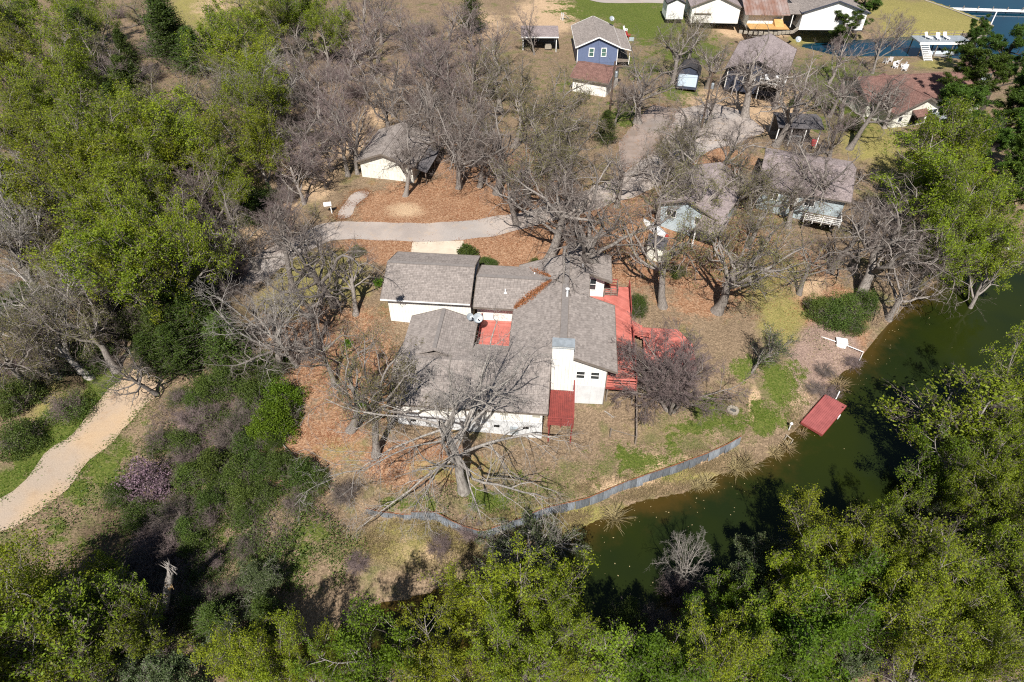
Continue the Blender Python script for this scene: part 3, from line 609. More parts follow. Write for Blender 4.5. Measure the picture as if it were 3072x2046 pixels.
# shrubs
def shrub(key, sd, R, Hh, nl, s0, s1, leafm, twigm, ns=26, core=.35):
    rng = np.random.default_rng(sd); ts = TM(); tw = TM()
    az = rng.uniform(0, 2 * math.pi, ns); D = nrm(np.stack([np.cos(az), np.sin(az), rng.uniform(.5, 2, ns)], 1)); S = np.stack([np.cos(az) * .15, np.sin(az) * .15, np.full(ns, -.25)], 1)
    B = chain(S, D, rng.uniform(.6, 1.1, ns) * max(R, Hh), 6, .16, .03, rng); ts.q(tubes(B, np.linspace(.035, .008, 7)[None, :].repeat(ns, 0), 4))
    S2, D2, L2, rr = sprout(B, np.full((ns, 7), .012), 14, .25, 1, 25, 70, .35, rng, np.full(ns, R)); tw.t(spikes(S2, S2 + D2 * L2[:, None], np.full(len(S2), .012)), 0)
    S3, D3, L3, rr = sprout(np.stack([S2, S2 + D2 * L2[:, None]], 1), np.full((len(S2), 2), .01), 4, .3, 1, 25, 70, .5, rng, L2); tw.t(spikes(S3, S3 + D3 * L3[:, None], np.full(len(S3), .008)), 0)
    if nl:
        nc = 46; cd = nrm(rng.normal(0, 1, (nc, 3)) + np.array([0, 0, .25])); cd[:, 2] = np.abs(cd[:, 2]); cs = cd * np.array([R, R, Hh]) * rng.uniform(.45, .95, (nc, 1))
        i = rng.integers(0, nc, nl); u = nrm(rng.normal(0, 1, (nl, 3))); C = cs[i] + u * rng.uniform(.3, 1, (nl, 1)) ** .5 * R * core; C[:, 2] = np.abs(C[:, 2]) + .03
        tw.q(leaves(C, rng.uniform(s0, s1, nl), rng, .5), 1)
    PROTO.setdefault(key, []).append((ts.mesh('stems', [twigm], True), tw.mesh('foliage' if nl else 'twigs', [twigm, leafm])))
shrub('shrub', 91, 2.2, 2.6, 11000, .035, .09, M['leaf_shrub'], M['twig']); shrub('shrub', 92, 2.4, 2.2, 10000, .035, .09, M['leaf_shrub'], M['twig'])
shrub('holly', 93, 2.4, 3.0, 12000, .05, .10, M['leaf_green'], M['twig']); shrub('scrub', 94, 2.4, 1.9, 5200, .03, .08, M['leaf_shrub'], M['twig_purple'], 50)
shrub('scrub', 95, 2.6, 2.0, 5200, .03, .08, M['leaf_grey'], M['twig_purple'], 56); shrub('brush', 96, 2.4, 2.4, 0, 0, 0, M['leaf_shrub'], M['twig_purple'], 70)
shrub('brush', 97, 2.6, 2.0, 0, 0, 0, M['leaf_shrub'], M['twig'], 70); shrub('redbud', 98, 1.8, 3.4, 4200, .05, .09, M['leaf_pink'], M['twig_purple'], 30); shrub('ball', 99, .95, .95, 5200, .04, .08, M['leaf_shrub'], M['bark_dark'], 16, .42)
# crape myrtle : many-stemmed fine bare dome ; young tree ; drooping pale-green tree ; great dead oak
ts, tw, o = grow(101, H=5.6, r0=.22, trunkL=.42, limbs=6, stems=5, per=(8, 7, 5, 4), ang=((15, 45), (20, 50), (20, 50), (20, 45), (18, 45)), gn=(.05, .10, .12, .14, .14), trop=(0, .0, .0, .0, .0), lr=(.62, .5, .55, .6, .7), limb_t=(.35, 1), rmin=(.03, .016, .010, .0075))
tree_proto('crape', ts, tw, [M['bark']], [M['twig_purple']])
ts, tw, o = grow(103, H=6.0, r0=.08, trunkL=.62, limbs=9, per=(6, 5, 4, 3), ang=((18, 42), (20, 45), (20, 45), (20, 45), (18, 45)), gn=(.04, .09, .12, .14, .14), trop=(.03, .1, .08, .05, .03), lr=(.42, .5, .5, .55, .6), limb_t=(.25, 1)); addleaf(tw, o, 2500, .03, .06, jit=.1)
tree_proto('young', ts, tw, [M['bark_pale']], [M['twig'], M['leaf_grey']])
ts, tw, o = grow(104, H=8, r0=.16, trunkL=.45, lean=.5, limbs=10, per=(8, 7, 5, 4), ang=((30, 70), (25, 60), (25, 60), (25, 55), (20, 50)), gn=(.08, .14, .16, .18, .16), trop=(.0, -.06, -.10, -.12, -.1), lr=(.62, .5, .5, .55, .6), limb_t=(.4, 1)); addleaf(tw, o, 15000, .035, .08, jit=.1)
tree_proto('droop', ts, tw, [M['bark_pale']], [M['twig_pale'], M['leaf_grey']])
ts, tw, o = grow(107, H=13, r0=.30, trunkL=.5, lean=.03, limbs=17, per=(7, 6, 5, 2), ang=((38, 94), (26, 64), (28, 68), (25, 65), (20, 60)), gn=(.06, .17, .22, .24, .2), trop=(.04, .0, -.05, -.09, -.08), lr=(.60, .44, .5, .55, .6), limb_t=(.38, 1), rmin=(.05, .022, .011, .0065), limbw=.42)
tree_proto('dead', ts, tw, [M['bark_pale']], [M['twig_pale']])
# ------------------------------------------------------------------ building kit (local axes: x right, y away, z up)
def slope(mb, A, B, C, D, n, th=.10, lap=.028):
    A, B, C, D = (Vector(p) for p in (A, B, C, D)); N = (B - A).cross(D - A).normalized()
    if N.z < 0: N = -N
    P = lambda s, t: (A.lerp(B, s)).lerp(D.lerp(C, s), t)
    L = max((B - A).length, (C - D).length); pl = None
    for i in range(n):
        a, b = P(0, i / n) + N * lap, P(1, i / n) + N * lap; c, d = P(1, (i + 1) / n), P(0, (i + 1) / n)
        s0 = random.random() * 3
        la = (a - b).length; lc = (c - d).length
        mb.poly([a, b, c, d], [(s0, i + .03), (s0 + la, i + .03), (s0 + lc, i + .97), (s0, i + .97)])
        a0, b0 = (P(0, i / n) - N * th, P(1, i / n) - N * th) if i == 0 else pl
        mb.poly([a0, b0, b, a], [(s0, i + .02), (s0 + la, i + .02), (s0 + la, i + .05), (s0, i + .05)])
        pl = (d, c)
    q = [p - N * th for p in (A, B, C, D)]
    mb.poly([q[3], q[2], q[1], q[0]]); mb.poly([q[0], A + N * lap, D, q[3]]); mb.poly([q[1], q[2], C, B + N * lap]); mb.poly([q[3], D, C, q[2]])
def ncourse(a, b): return max(3, int((Vector(a) - Vector(b)).length / .19))
def window(par, o, ux, n, w, h, bars='h', framem=None, glassm=None, fw=.07):
    """frame with a sub-part pane; o = lower left on the wall face, ux = along wall, n = outward"""
    ux = Vector(ux); n = Vector(n); o = Vector(o); z = Vector((0, 0, 1)); mb = MB()
    def bar(u0, u1, z0, z1, d=.06):
        b = [o + ux * u0 + z * z0, o + ux * u1 + z * z0, o + ux * u1 + z * z1, o + ux * u0 + z * z1]
        mb.prism([p - n * .02 for p in b], [p + n * d for p in b])
    bar(0, w, 0, fw); bar(0, w, h - fw, h); bar(0, fw, fw, h - fw); bar(w - fw, w, fw, h - fw)
    if 'h' in bars: bar(fw, w - fw, h / 2 - .025, h / 2 + .025, .05)
    if 'v' in bars: bar(w / 2 - .025, w / 2 + .025, fw, h - fw, .045)
    fr = mb.build('window', framem or M['trim'], par)
    g = MB(); b = [o + ux * (fw * .5) + z * fw * .5, o + ux * (w - fw * .5) + z * fw * .5, o + ux * (w - fw * .5) + z * (h - fw * .5), o + ux * (fw * .5) + z * (h - fw * .5)]
    g.prism([p - n * .015 for p in b], [p + n * .018 for p in b]); g.build('pane', glassm or M['glass'], fr)
    return fr
def panel(par, name, o, ux, n, w, h, mat, d=.05):
    ux = Vector(ux); n = Vector(n); o = Vector(o); z = Vector((0, 0, 1)); mb = MB(); b = [o, o + ux * w, o + ux * w + z * h, o + z * h]
    mb.prism([p - n * .02 for p in b], [p + n * d for p in b]); return mb.build(name, mat, par)
def gable(name, label, cat, loc, rz, W, D, wh, rise, ridge='y', ov=.45, wallm='white', roofm='roof_grey', trimm='trim', base=-.8, apex=.5, group=None, lap=0.0, rake=None):
    r = empty(name, loc, rz, label, cat, group); rk = ov if rake is None else rake
    mb = MB(); x0, x1, y0, y1 = 0, W, 0, D
    if ridge == 'y':
        pk = W * apex
        mb.prism([(0, 0, base), (W, 0, base), (W, D, base), (0, D, base)][::1], [(0, 0, wh), (W, 0, wh), (W, D, wh), (0, D, wh)])
        for y, s in ((0, 1), (D, -1)):
            t = [(0, y, wh), (W, y, wh), (pk, y, wh + rise)]; mb.poly(t if s > 0 else t[::-1])
    else:
        pk = D * apex
        mb.prism([(0, 0, base), (W, 0, base), (W, D, base), (0, D, base)], [(0, 0, wh), (W, 0, wh), (W, D, wh), (0, D, wh)])
        for x, s in ((0, -1), (W, 1)):
            t = [(x, 0, wh), (x, D, wh), (x, pk, wh + rise)]; mb.poly(t if s > 0 else t[::-1])
    w = mb.build('wall', M[wallm], r)
    if lap:
        lb = MB(); z = 0.0
        while z < wh + (rise if ridge == 'y' else 0) - .03:
            if z < wh: a, b = 0, W
            else:
                f = (z - wh) / rise; a, b = W * apex * f, W - (W - W * apex) * f
            if ridge != 'y' and z >= wh: break
            zt = min(z + lap, wh + rise); lb.poly([(a, -.035, z), (b, -.035, z), (b, -.008, zt), (a, -.008, zt)]); lb.poly([(a, 0, z), (b, 0, z), (b, -.035, z), (a, -.035, z)])
            z += lap
        s = lb.build('siding_board', M[wallm], r); s['kind'] = 'stuff'
    rb = MB(); fb = MB()
    if ridge == 'y':
        kl, kr = rise / pk, rise / (W - pk); up = .12
        el = (-ov, wh - kl * ov + up); er = (W + ov, wh - kr * ov + up); tp = wh + rise + up
        slope(rb, (el[0], D + rk, el[1]), (el[0], -rk, el[1]), (pk, -rk, tp), (pk, D + rk, tp), ncourse((el[0], 0, el[1]), (pk, 0, tp)))
        slope(rb, (er[0], -rk, er[1]), (er[0], D + rk, er[1]), (pk, D + rk, tp), (pk, -rk, tp), ncourse((er[0], 0, er[1]), (pk, 0, tp)))
        rb.beam((pk, -rk, tp + .01), (pk, D + rk, tp + .01), .3, .04)
        for y in (-rk - .03, D + rk + .03):
            fb.beam((el[0], y, el[1] - .06), (pk, y, tp - .06), .05, .2); fb.beam((er[0], y, er[1] - .06), (pk, y, tp - .06), .05, .2)
        for e in (el, er): fb.beam((e[0] - math.copysign(.03, W / 2 - e[0]), -rk, e[1] - .1), (e[0] - math.copysign(.03, W / 2 - e[0]), D + rk, e[1] - .1), .05, .17)
    else:
        kl, kr = rise / pk, rise / (D - pk); up = .12
        e0 = (-ov, wh - kl * ov + up); e1 = (D + ov, wh - kr * ov + up); tp = wh + rise + up
        slope(rb, (-rk, e0[0], e0[1]), (W + rk, e0[0], e0[1]), (W + rk, pk, tp), (-rk, pk, tp), ncourse((0, e0[0], e0[1]), (0, pk, tp)))
        slope(rb, (W + rk, e1[0], e1[1]), (-rk, e1[0], e1[1]), (-rk, pk, tp), (W + rk, pk, tp), ncourse((0, e1[0], e1[1]), (0, pk, tp)))
        rb.beam((-rk, pk, tp + .01), (W + rk, pk, tp + .01), .3, .04)
        for x in (-rk - .03, W + rk + .03):
            fb.beam((x, e0[0], e0[1] - .06), (x, pk, tp - .06), .05, .2); fb.beam((x, e1[0], e1[1] - .06), (x, pk, tp - .06), .05, .2)
        for e in (e0, e1): fb.beam((-rk, e[0] - math.copysign(.03, D / 2 - e[0]), e[1] - .1), (W + rk, e[0] - math.copysign(.03, D / 2 - e[0]), e[1] - .1), .05, .17)
    rb.build('roof', M[roofm], r); fb.build('fascia', M[trimm], r)
    return r
X_, Y_ = (1, 0, 0), (0, 1, 0); FR = (0, -1, 0); RT = (1, 0, 0); LF = (-1, 0, 0)
def rot_of(a, b): return math.atan2(b[1] - a[1], b[0] - a[0])
def ground_at(x, y, dz=0): return (x, y, hz(x, y) + dz)
# ------------------------------------------------------------------ the main house (local frame: x right, y away from camera)
HX, HY = 8.17, 38.99
HR = math.radians(-5.0)
house = empty('main_house', (HX, HY, 0), HR, 'sprawling white house with grey shingle roofs and a broad white chimney', 'house')
def HW(u, v, z=0.0):
    return np.array([HX + u * math.cos(HR) - v * math.sin(HR), HY + u * math.sin(HR) + v * math.cos(HR), z])
K = .37; RU, RZ = -3.9, 4.15
zr = lambda u: RZ - K * abs(u - RU)
# walls
mb = MB()
mb.prism([(-8.2, .05, -2), (0, .05, -2), (0, 8.3, -2), (-8.2, 8.3, -2)], [(-8.2, .05, 2.4), (0, .05, 2.55), (0, 8.3, 2.55), (-8.2, 8.3, 2.4)])
mb.poly([(-8.2, 0.05, 2.4), (0, .05, 2.55), (RU, .05, RZ - .14)])
mb.prism([(-8.2, 8.3, -2), (-1.62, 8.3, -2), (-1.62, 12.8, -2), (-8.2, 12.8, -2)], [(-8.2, 8.3, 2.4), (-1.62, 8.3, 3.12), (-1.62, 12.8, 3.12), (-8.2, 12.8, 2.4)])
mb.poly([(-1.62, 8.3, 3.1), (0, 8.3, 2.5), (0, 8.3, 0), (-1.62, 8.3, 0)])
mb.prism([(-8.2, 12.8, -1), (0, 12.8, -1), (0, 16.0, -1), (-3.9, 16., -1), (-3.9, 13.8, -1), (-8.2, 13.8, -1)], [(-8.2, 12.8, 2.4), (0, 12.8, 2.55), (0, 16., 2.55), (-3.9, 16., 2.5), (-3.9, 13.8, 2.5), (-8.2, 13.8, 2.4)])
mb.poly([(-1.62, 12.8, 3.1), (-1.62, 12.8, 2.4), (0, 12.8, 2.5)]); mb.poly([(RU, 13.9, 4.0), (RU, 16.0, 4.0), (RU, 16.0, 2), (RU, 13.9, 2)])
mb.build('wall', M['white'], house)
mb = MB(); mb.box(-21.0, -12.9, 8.0, 14.8, -1.6, 2.35); mb.build('garage_wall', M['white'], house)
mb = MB(); mb.box(-12.3, -8.25, 8.14, 13.2, -1.4, 2.4); mb.build('wing_wall', M['white'], house)
mb = MB(); mb.box(-17.7, -5.3, -4.15, 2.0, -2.6, 1.12); mb.box(-17.6, -12.4, 2.0, 5.4, -2.2, 2.0); mb.build('front_wall', M['white'], house)
mb = MB(); mb.box(-17.72, -5.28, -4.185, -4.1, -2.6, -.35); mb.build('skirting', M['skirt'], house)
mb = MB(); mb.box(-2.9, .02, 0.0, .2, -2.4, .15); mb.build('skirting', M['skirt'], house)
# roofs : each plane laid in lapped courses
def roofpart(planes, name='roof'):
    rb = MB()
    for p in planes: slope(rb, *p, ncourse(p[0], p[3]))
    return rb.build(name, M['roof_grey'], house)
roofpart([((.8, -.4, zr(.8)), (.8, 8.45, zr(.8)), (RU, 8.45, RZ), (RU, -.4, RZ)),
          ((-1.65, 8.45, zr(-1.65)), (-1.65, 12.05, zr(-1.65)), (RU, 12.05, RZ), (RU, 8.45, RZ)),
          ((.65, 12.05, zr(.65)), (.65, 16.4, zr(.65)), (RU, 16.4, RZ), (RU, 12.05, RZ)),
          ((-8.65, 7.1, zr(-8.65)), (-8.65, -.4, zr(-8.65)), (RU, -.4, RZ), (RU, 7.1, RZ)),
          ((-8.65, 14.1, zr(-8.65)), (-8.65, 7.1, zr(-8.65)), (RU, 7.1, RZ), (RU, 14.1, RZ))], 'main_roof')
roofpart([((-12.5, 7.1, 2.42), (-8.3, 7.1, 2.42), (-5.25, 10.4, 3.66), (-12.5, 10.4, 3.66)),
          ((-8.3, 13.75, 2.42), (-12.5, 13.75, 2.42), (-12.5, 10.4, 3.66), (-5.25, 10.4, 3.66))], 'wing_roof')
roofpart([((-21.5, 7.4, 2.5), (-12.85, 7.4, 2.5), (-12.85, 11.4, 4.0), (-21.5, 11.4, 4.0)),
          ((-12.85, 15.2, 2.5), (-21.5, 15.2, 2.5), (-21.5, 11.4, 4.0), (-12.85, 11.4, 4.0))], 'garage_roof')
roofpart([((-18.25, -4.5, 1.2), (-7.8, -4.5, 1.2), (-7.8, -.4, 2.72), (-18.25, -.4, 2.72)),
          ((-7.8, -4.5, 1.2), (-4.88, -4.5, 1.2), (-4.88, -.4, 3.79), (-7.8, -.4, 2.72)),
          ((-8.65, 3.0, 1.5), (-18.25, 3.0, 1.5), (-18.25, -.4, 2.72), (-8.65, -.4, 2.72)),
          ((-18.15, 5.7, 2.05), (-18.15, .2, 2.05), (-15.0, .2, 3.2), (-15., 5.7, 3.2)),
          ((-11.9, .2, 2.05), (-11.9, 5.7, 2.05), (-15., 5.7, 3.2), (-15., .2, 3.2))], 'front_roof')
mb = MB()                                               # ridge caps
mb.beam((RU, -.4, RZ + .03), (RU, 14.1, RZ + .03), .62, .05); mb.build('ridge_vent', M['ridge'], house)
mb = MB(); mb.beam((RU - .33, -.4, RZ - .02), (RU - .33, 14.1, RZ - .02), .05, .13); mb.beam((RU + .33, -.4, RZ - .02), (RU + .33, 14.1, RZ - .02), .05, .13); mb.build('vent_edge', M['fascia'], house)
mb = MB(); mb.beam((-12.5, 10.4, 3.69), (-5.4, 10.4, 3.69), .4, .05); mb.beam((-21.5, 11.4, 4.03), (-12.85, 11.4, 4.03), .34, .05); mb.beam((-15, .4, 3.23), (-15, 5.7, 3.23), .34, .05); mb.build('ridge_cap', M['ridge'], house)['kind'] = 'stuff'
fb = MB()
def fas(a, b, h=.22, w=.05): fb.beam(a, b, w, h)
fas((.8, -.43, zr(.8) - .06), (RU + .8, -.43, zr(RU + .8) - .06)); fas((.84, -.4, zr(.8) - .07), (.84, 8.45, zr(.8) - .07)); fas((.8, 8.48, zr(.8) - .06), (-1.65, 8.48, zr(-1.65) - .06))
fas((-1.65, 12.02, zr(-1.65) - .07), (.65, 12.02, zr(.65) - .07), .26); fas((.69, 12.05, zr(.65) - .07), (.69, 16.4, zr(.65) - .07)); fas((-1.61, 8.5, zr(-1.65) - .1), (-1.61, 12.0, zr(-1.65) - .1), .2)
fas((.65, 16.43, zr(.65) - .06), (RU, 16.43, RZ - .06)); fas((-8.69, 13.9, 2.3), (-8.69, 14.1, 2.3)); fas((-8.65, 14.13, zr(-8.65) - .06), (RU, 14.13, RZ - .06))
fas((-12.5, 7.07, 2.35), (-8.66, 7.07, 2.35)); fas((-12.53, 7.1, 2.36), (-12.53, 10.4, 3.6)); fas((-12.53, 13.75, 2.36), (-12.53, 10.4, 3.6)); fas((-12.5, 13.78, 2.35), (-7.6, 13.78, 2.35))
fas((-12.82, 7.4, 2.43), (-12.82, 11.4, 3.94)); fas((-12.82, 15.2, 2.43), (-12.82, 11.4, 3.94)); fas((-21.53, 7.4, 2.43), (-21.53, 11.4, 3.94)); fas((-21.53, 15.2, 2.43), (-21.53, 11.4, 3.94)); fas((-21.5, 15.23, 2.43), (-12.85, 15.23, 2.43))
fas((-18.25, -4.53, 1.13), (-4.88, -4.53, 1.13), .18); fas((-4.85, -4.5, 1.13), (-4.85, -.6, 3.6), .22); fas((-18.28, -4.5, 1.13), (-18.28, -.4, 2.65)); fas((-18.28, 3.0, 1.43), (-18.28, -.4, 2.65))
fas((-18.15, 5.73, 1.98), (-15, 5.73, 3.13)); fas((-11.9, 5.73, 1.98), (-15, 5.73, 3.13)); fas((-11.87, .5, 1.98), (-11.87, 5.7, 1.98)); fas((-8.69, 3.0, zr(-8.65) - .07), (-8.69, 7.0, zr(-8.65) - .07))
fb.build('fascia', M['fascia'], house)
mb = MB(); mb.beam((-21.5, 7.34, 2.46), (-12.85, 7.34, 2.46), .11, .09); mb.beam((-21.5, 7.3, 2.52), (-12.85, 7.3, 2.52), .02, .06); mb.build('gutter', M['trim'], house)
mb = MB(); mb.box(-1.70, -1.64, 12.04, 12.1, 1.0, 3.0); mb.box(-.02, .05, -.06, .04, -2.2, 2.4); mb.build('corner_trim', M['fascia'], house)
# chimney (> cap)
mb = MB(); mb.box(-4.8, -3.0, -.6, .36, -.0, 5.12); ch_ = mb.build('chimney', M['white'], house)
mb = MB(); mb.box(-4.84, -2.96, -.64, .40, 5.19, 5.3); mb.box(-4.84, -2.96, -.64, .40, 5.02, 5.1); mb.build('cap', M['metal_grey'], ch_)
mb = MB(); mb.box(-4.78, -3.02, -.585, .34, 5.08, 5.2); mb.build('cap_slot', M['black'], ch_)
# windows and doors
window(house, (-2.65, .05, .95), X_, FR, .82, .95); window(house, (-1.4, .05, .95), X_, FR, .82, .95)
window(house, (-1.5, 12.8, .75), X_, FR, .72, 1.5)
for u in (-13.6, -8.9, -6.2): window(house, (u, -4.15, .2), X_, FR, .8, .72, '', M['trim'], M['blind'])
window(house, (-16.4, -4.15, .25), X_, FR, .8, .62, '', M['trim'], M['blind'])
for u, w in ((-14.2, .75), (-9.4, .5), (-6.9, .5), (-16.6, .5)): panel(house, 'crawl_vent', (u, -4.19, -1.25), X_, FR, w, .26, M['dark'], .02)
panel(house, 'access_panel', (-10.6, -4.19, -1.75), X_, FR, .9, 1.0, M['trim'], .04)
panel(house, 'patio_door', (-11.6, 8.14, .02), X_, FR, .9, 2.0, M['trim'], .04)
panel(house, 'garage_door', (-19.9, 14.8, -.2), X_, (0, 1, 0), 5.4, 2.3, M['trim'], .05)
panel(house, 'deck_door', (.0, 3.0, .02), Y_, RT, 1.8, 2.1, M['glass'], .04); window(house, (0, 6.0, .9), Y_, RT, 1.1, 1.2)
# roof vents
for u, v, h in ((-9.6, 8.75, .42), (-3.75, 7.3, .95), (-2.3, 13.0, .35), (-7.0, 11.8, .3)):
    z0 = (2.42 + (v - 7.1) * .376) if v > 8 and u < -9 else zr(u)
    p = MB(); p.tube([(u, v, z0 - .1), (u, v, z0 + h)], .07 if h < .9 else .10, 10)
    if h > .9: p.lathe([(.19, 0), (.19, .05), (.02, .12)], 12, (u, v, z0 + h))
    p.lathe([(.17, 0), (.12, .05)], 10, (u, v, z0 - .02)); p.build('vent_pipe', M['metal_white'], house)
# wall fittings
mb = MB(); mb.box(-8.0, -7.3, -4.45, -4.2, -1.7, -1.05); mb.build('meter_box', M['metal_grey'], house)
# leaves heaped in the roof valleys (nobody could count them)
def valley_leaves(p0, p1, w, n, sd):
    rng = np.random.default_rng(sd); t = rng.uniform(0, 1, n) ; C = np.array(p0)[None] * (1 - t)[:, None] + np.array(p1)[None] * t[:, None]
    wd = w * (.25 + .75 * np.sin(np.pi * np.clip(t * 1.05, 0, 1))); C[:, 0] += rng.normal(0, .5, n) * wd; C[:, 1] += rng.normal(0, .5, n) * wd; C[:, 2] += .05 + rng.uniform(0, .16, n) * np.exp(-((rng.normal(0, .6, n)) ** 2))
    V, Q = leaves(C, rng.uniform(.035, .07, n), rng, 1.0, .7); W = np.array([HW(a, b_, c_) for a, b_, c_ in V]); return W, Q
tm = TM(); tm.q(valley_leaves((-8.55, 7.2, 2.46), (-5.35, 10.2, 3.62), .55, 3200, 3)); tm.q(valley_leaves((-7.6, 13.5, 2.55), (-5.4, 10.8, 3.6), .35, 1500, 4))
tag(link('leaf_litter', tm.mesh('leaf_litter', [M['leaf_rust']])), 'drift of orange leaves lying in the grey roof valleys', 'leaves', kind='stuff')

# ------------------------------------------------------------------ decks
def clip_poly(poly, n, d, keep):                        # keep side n.p <= d
    out = []
    for i in range(len(poly)):
        a, b = np.array(poly[i]), np.array(poly[(i + 1) % len(poly)]); fa, fb_ = a @ n - d, b @ n - d
        if fa * keep <= 0: out.append(a)
        if fa * fb_ < 0: out.append(a + (b - a) * fa / (fa - fb_))
    return out
def planks(par, rect, z, ang, w, mat, th=.04, gap=.012, name='plank'):
    u = np.array([math.cos(ang), math.sin(ang)]); n = np.array([-u[1], u[0]]); q = np.array(rect, float); s = q @ n; k = s.min()
    while k < s.max() - .02:
        p = clip_poly([tuple(c) for c in q], n, k + w - gap, 1); p = clip_poly(p, n, k, -1) if p else []
        if len(p) >= 3:
            mb = MB(); dz = random.uniform(-.004, .004)
            mb.prism([(a[0], a[1], z - th + dz) for a in p], [(a[0], a[1], z + dz) for a in p]); mb.build(name, mat, par)
        k += w
def posts(par, pts, z0, z1, w, mat, name='post'):
    for x, y in pts:
        mb = MB(); mb.box(x - w / 2, x + w / 2, y - w / 2, y + w / 2, z0, z1); mb.build(name, mat, par)
def railing(par, a, b, z, h, mat, n, rails=3, top=.14):
    a = np.array(a); b = np.array(b)
    posts(par, [tuple(a + (b - a) * i / n) for i in range(n + 1)], z - .25, z + h, .09, mat, 'rail_post')
    for k in range(rails):
        zz = z + h * (1 - k / rails) - (.0 if k == 0 else .05); mb = MB(); mb.beam((a[0], a[1], zz), (b[0], b[1], zz), top if k == 0 else .04, .04 if k == 0 else .11); mb.build('rail', mat, par)
dk = empty('side_deck', (HX, HY, 0), HR, 'long bright red side deck with diagonal boards along the right of the white house', 'deck')
planks(dk, [(.12, .15), (2.72, .15), (2.72, 14.5), (.12, 14.5)], .03, math.radians(-38), .19, M['red_deck'])
planks(dk, [(-1.55, 8.6), (.1, 8.6), (.1, 12.7), (-1.55, 12.7)], .03, math.radians(-38), .19, M['red_deck'])
mb = MB(); mb.beam((.1, .13, -.12), (2.76, .13, -.12), .05, .26); mb.beam((2.76, .13, -.12), (2.76, 14.5, -.12), .05, .26); mb.beam((.1, 14.52, -.12), (2.76, 14.52, -.12), .05, .26); mb.build('deck_frame', M['red_dark'], dk)
posts(dk, [(.3, .4), (2.6, .4), (2.6, 3.5), (2.6, 7), (2.6, 10.5), (2.6, 14.2)], -2.3, -.05, .13, M['wood_grey'])
railing(dk, (2.68, .2), (2.68, 7.5), .03, .95, M['red_dark'], 5, 3, .1); railing(dk, (2.68, 9.8), (2.68, 14.4), .03, .95, M['red_dark'], 3, 3, .1)
railing(dk, (.12, .2), (2.68, .2), .03, .95, M['red_deck'], 2, 3, .16); railing(dk, (.2, 14.4), (1.5, 14.4), .03, .95, M['red_dark'], 1, 3)
railing(dk, (1.45, 12.9), (1.45, 14.4), .03, .95, M['wood_grey'], 1, 4, .08); railing(dk, (.15, 12.9), (1.45, 12.9), .03, .95, M['wood_grey'], 2, 4, .08)
mb = MB()
for k in range(4): mb.box(2.78 + k * .28, 3.08 + k * .28, 7.7, 9.6, -.16 - .18 * (k + 1), -.10 - .18 * (k + 1))
mb.build('steps', M['red_deck'], dk)
railing(dk, (2.95, 7.55), (4.4, 7.4), -.45, .9, M['red_deck'], 1, 4, .08)
d2 = empty('lower_deck', (HX, HY, 0), HR, 'low red platform half hidden under the bare crape myrtle', 'deck')
planks(d2, [(3.9, 3.9), (8.6, 3.9), (8.6, 7.4), (7.4, 9.4), (3.9, 9.4)], -.92, math.radians(20), .19, M['red_deck'])
mb = MB(); mb.beam((3.9, 3.88, -1.05), (8.6, 3.88, -1.05), .05, .2); mb.beam((8.62, 3.9, -1.05), (8.62, 7.4, -1.05), .05, .2); mb.build('deck_frame', M['red_dark'], d2)
posts(d2, [(4.1, 4.1), (8.4, 4.1), (8.4, 7.2), (4.1, 9.2), (7.2, 9.2)], -2.4, -.98, .12, M['red_dark'])
d3 = empty('front_deck', (HX, HY, 0), HR, 'dark red stained front deck between the chimney and the front wing', 'deck')
planks(d3, [(-4.82, -4.6), (-2.7, -4.6), (-2.7, -.65), (-4.82, -.65)], .02, math.radians(90), .16, M['red_dark'])
posts(d3, [(-4.7, -4.4), (-2.8, -4.4), (-2.8, -1.0)], -2.7, -.03, .12, M['red_dark']); railing(d3, (-2.72, -4.55), (-2.72, -.2), .02, .9, M['red_dark'], 3, 3, .1); railing(d3, (-4.8, -4.58), (-2.72, -4.58), .02, .9, M['red_dark'], 2, 3, .1)
d4 = empty('courtyard_deck', (HX, HY, 0), HR, 'small red deck sunk in the courtyard behind the satellite dishes', 'deck')
planks(d4, [(-11.85, 2.9), (-8.3, 2.9), (-8.3, 8.1), (-11.85, 8.1)], .02, 0.0, .17, M['red_deck'])
posts(d4, [(-11.7, 3.1), (-8.5, 3.1), (-11.7, 7.9), (-8.5, 7.9)], -1.6, -.03, .12, M['red_dark'])
railing(d4, (-11.82, 4.3), (-11.82, 8.0), .02, .9, M['red_dark'], 3, 3, .1)
# satellite dishes
def dish(loc, rz, label, s=.42, group=None):
    r = empty('satellite_dish', loc, rz, label, 'satellite dish', group); mb = MB()
    mb.lathe([(.03, 0), (s * .5, .025), (s * .85, .08), (s, .12), (s, .135), (s * .8, .09), (.05, .03)], 20); me = mb.mesh('reflector', M['metal_grey'])
    d = link('reflector', me, r, (0, -.1, .62), (math.radians(52), 0, 0))
    mb = MB(); mb.tube([(0, 0, -.15), (0, .02, .5), (0, -.06, .62)], .03, 8); mb.build('mast', M['metal_grey'], r)
    mb = MB(); mb.tube([(0, -.1, .4), (0, -.5, .62), (0, -.62, .86)], .018, 6); mb.box(-.05, .05, -.7, -.58, .82, .94); mb.build('feed_arm', M['black'], r)
    return r
p = HW(-12.6, 5.2, 2.3); dish(p, .5, 'smaller left one of two pale dishes at the courtyard roof corner', .34)
p = HW(-11.85, 5.35, 2.1); dish(p, .2, 'larger right one of two pale dishes at the courtyard roof corner', .46)
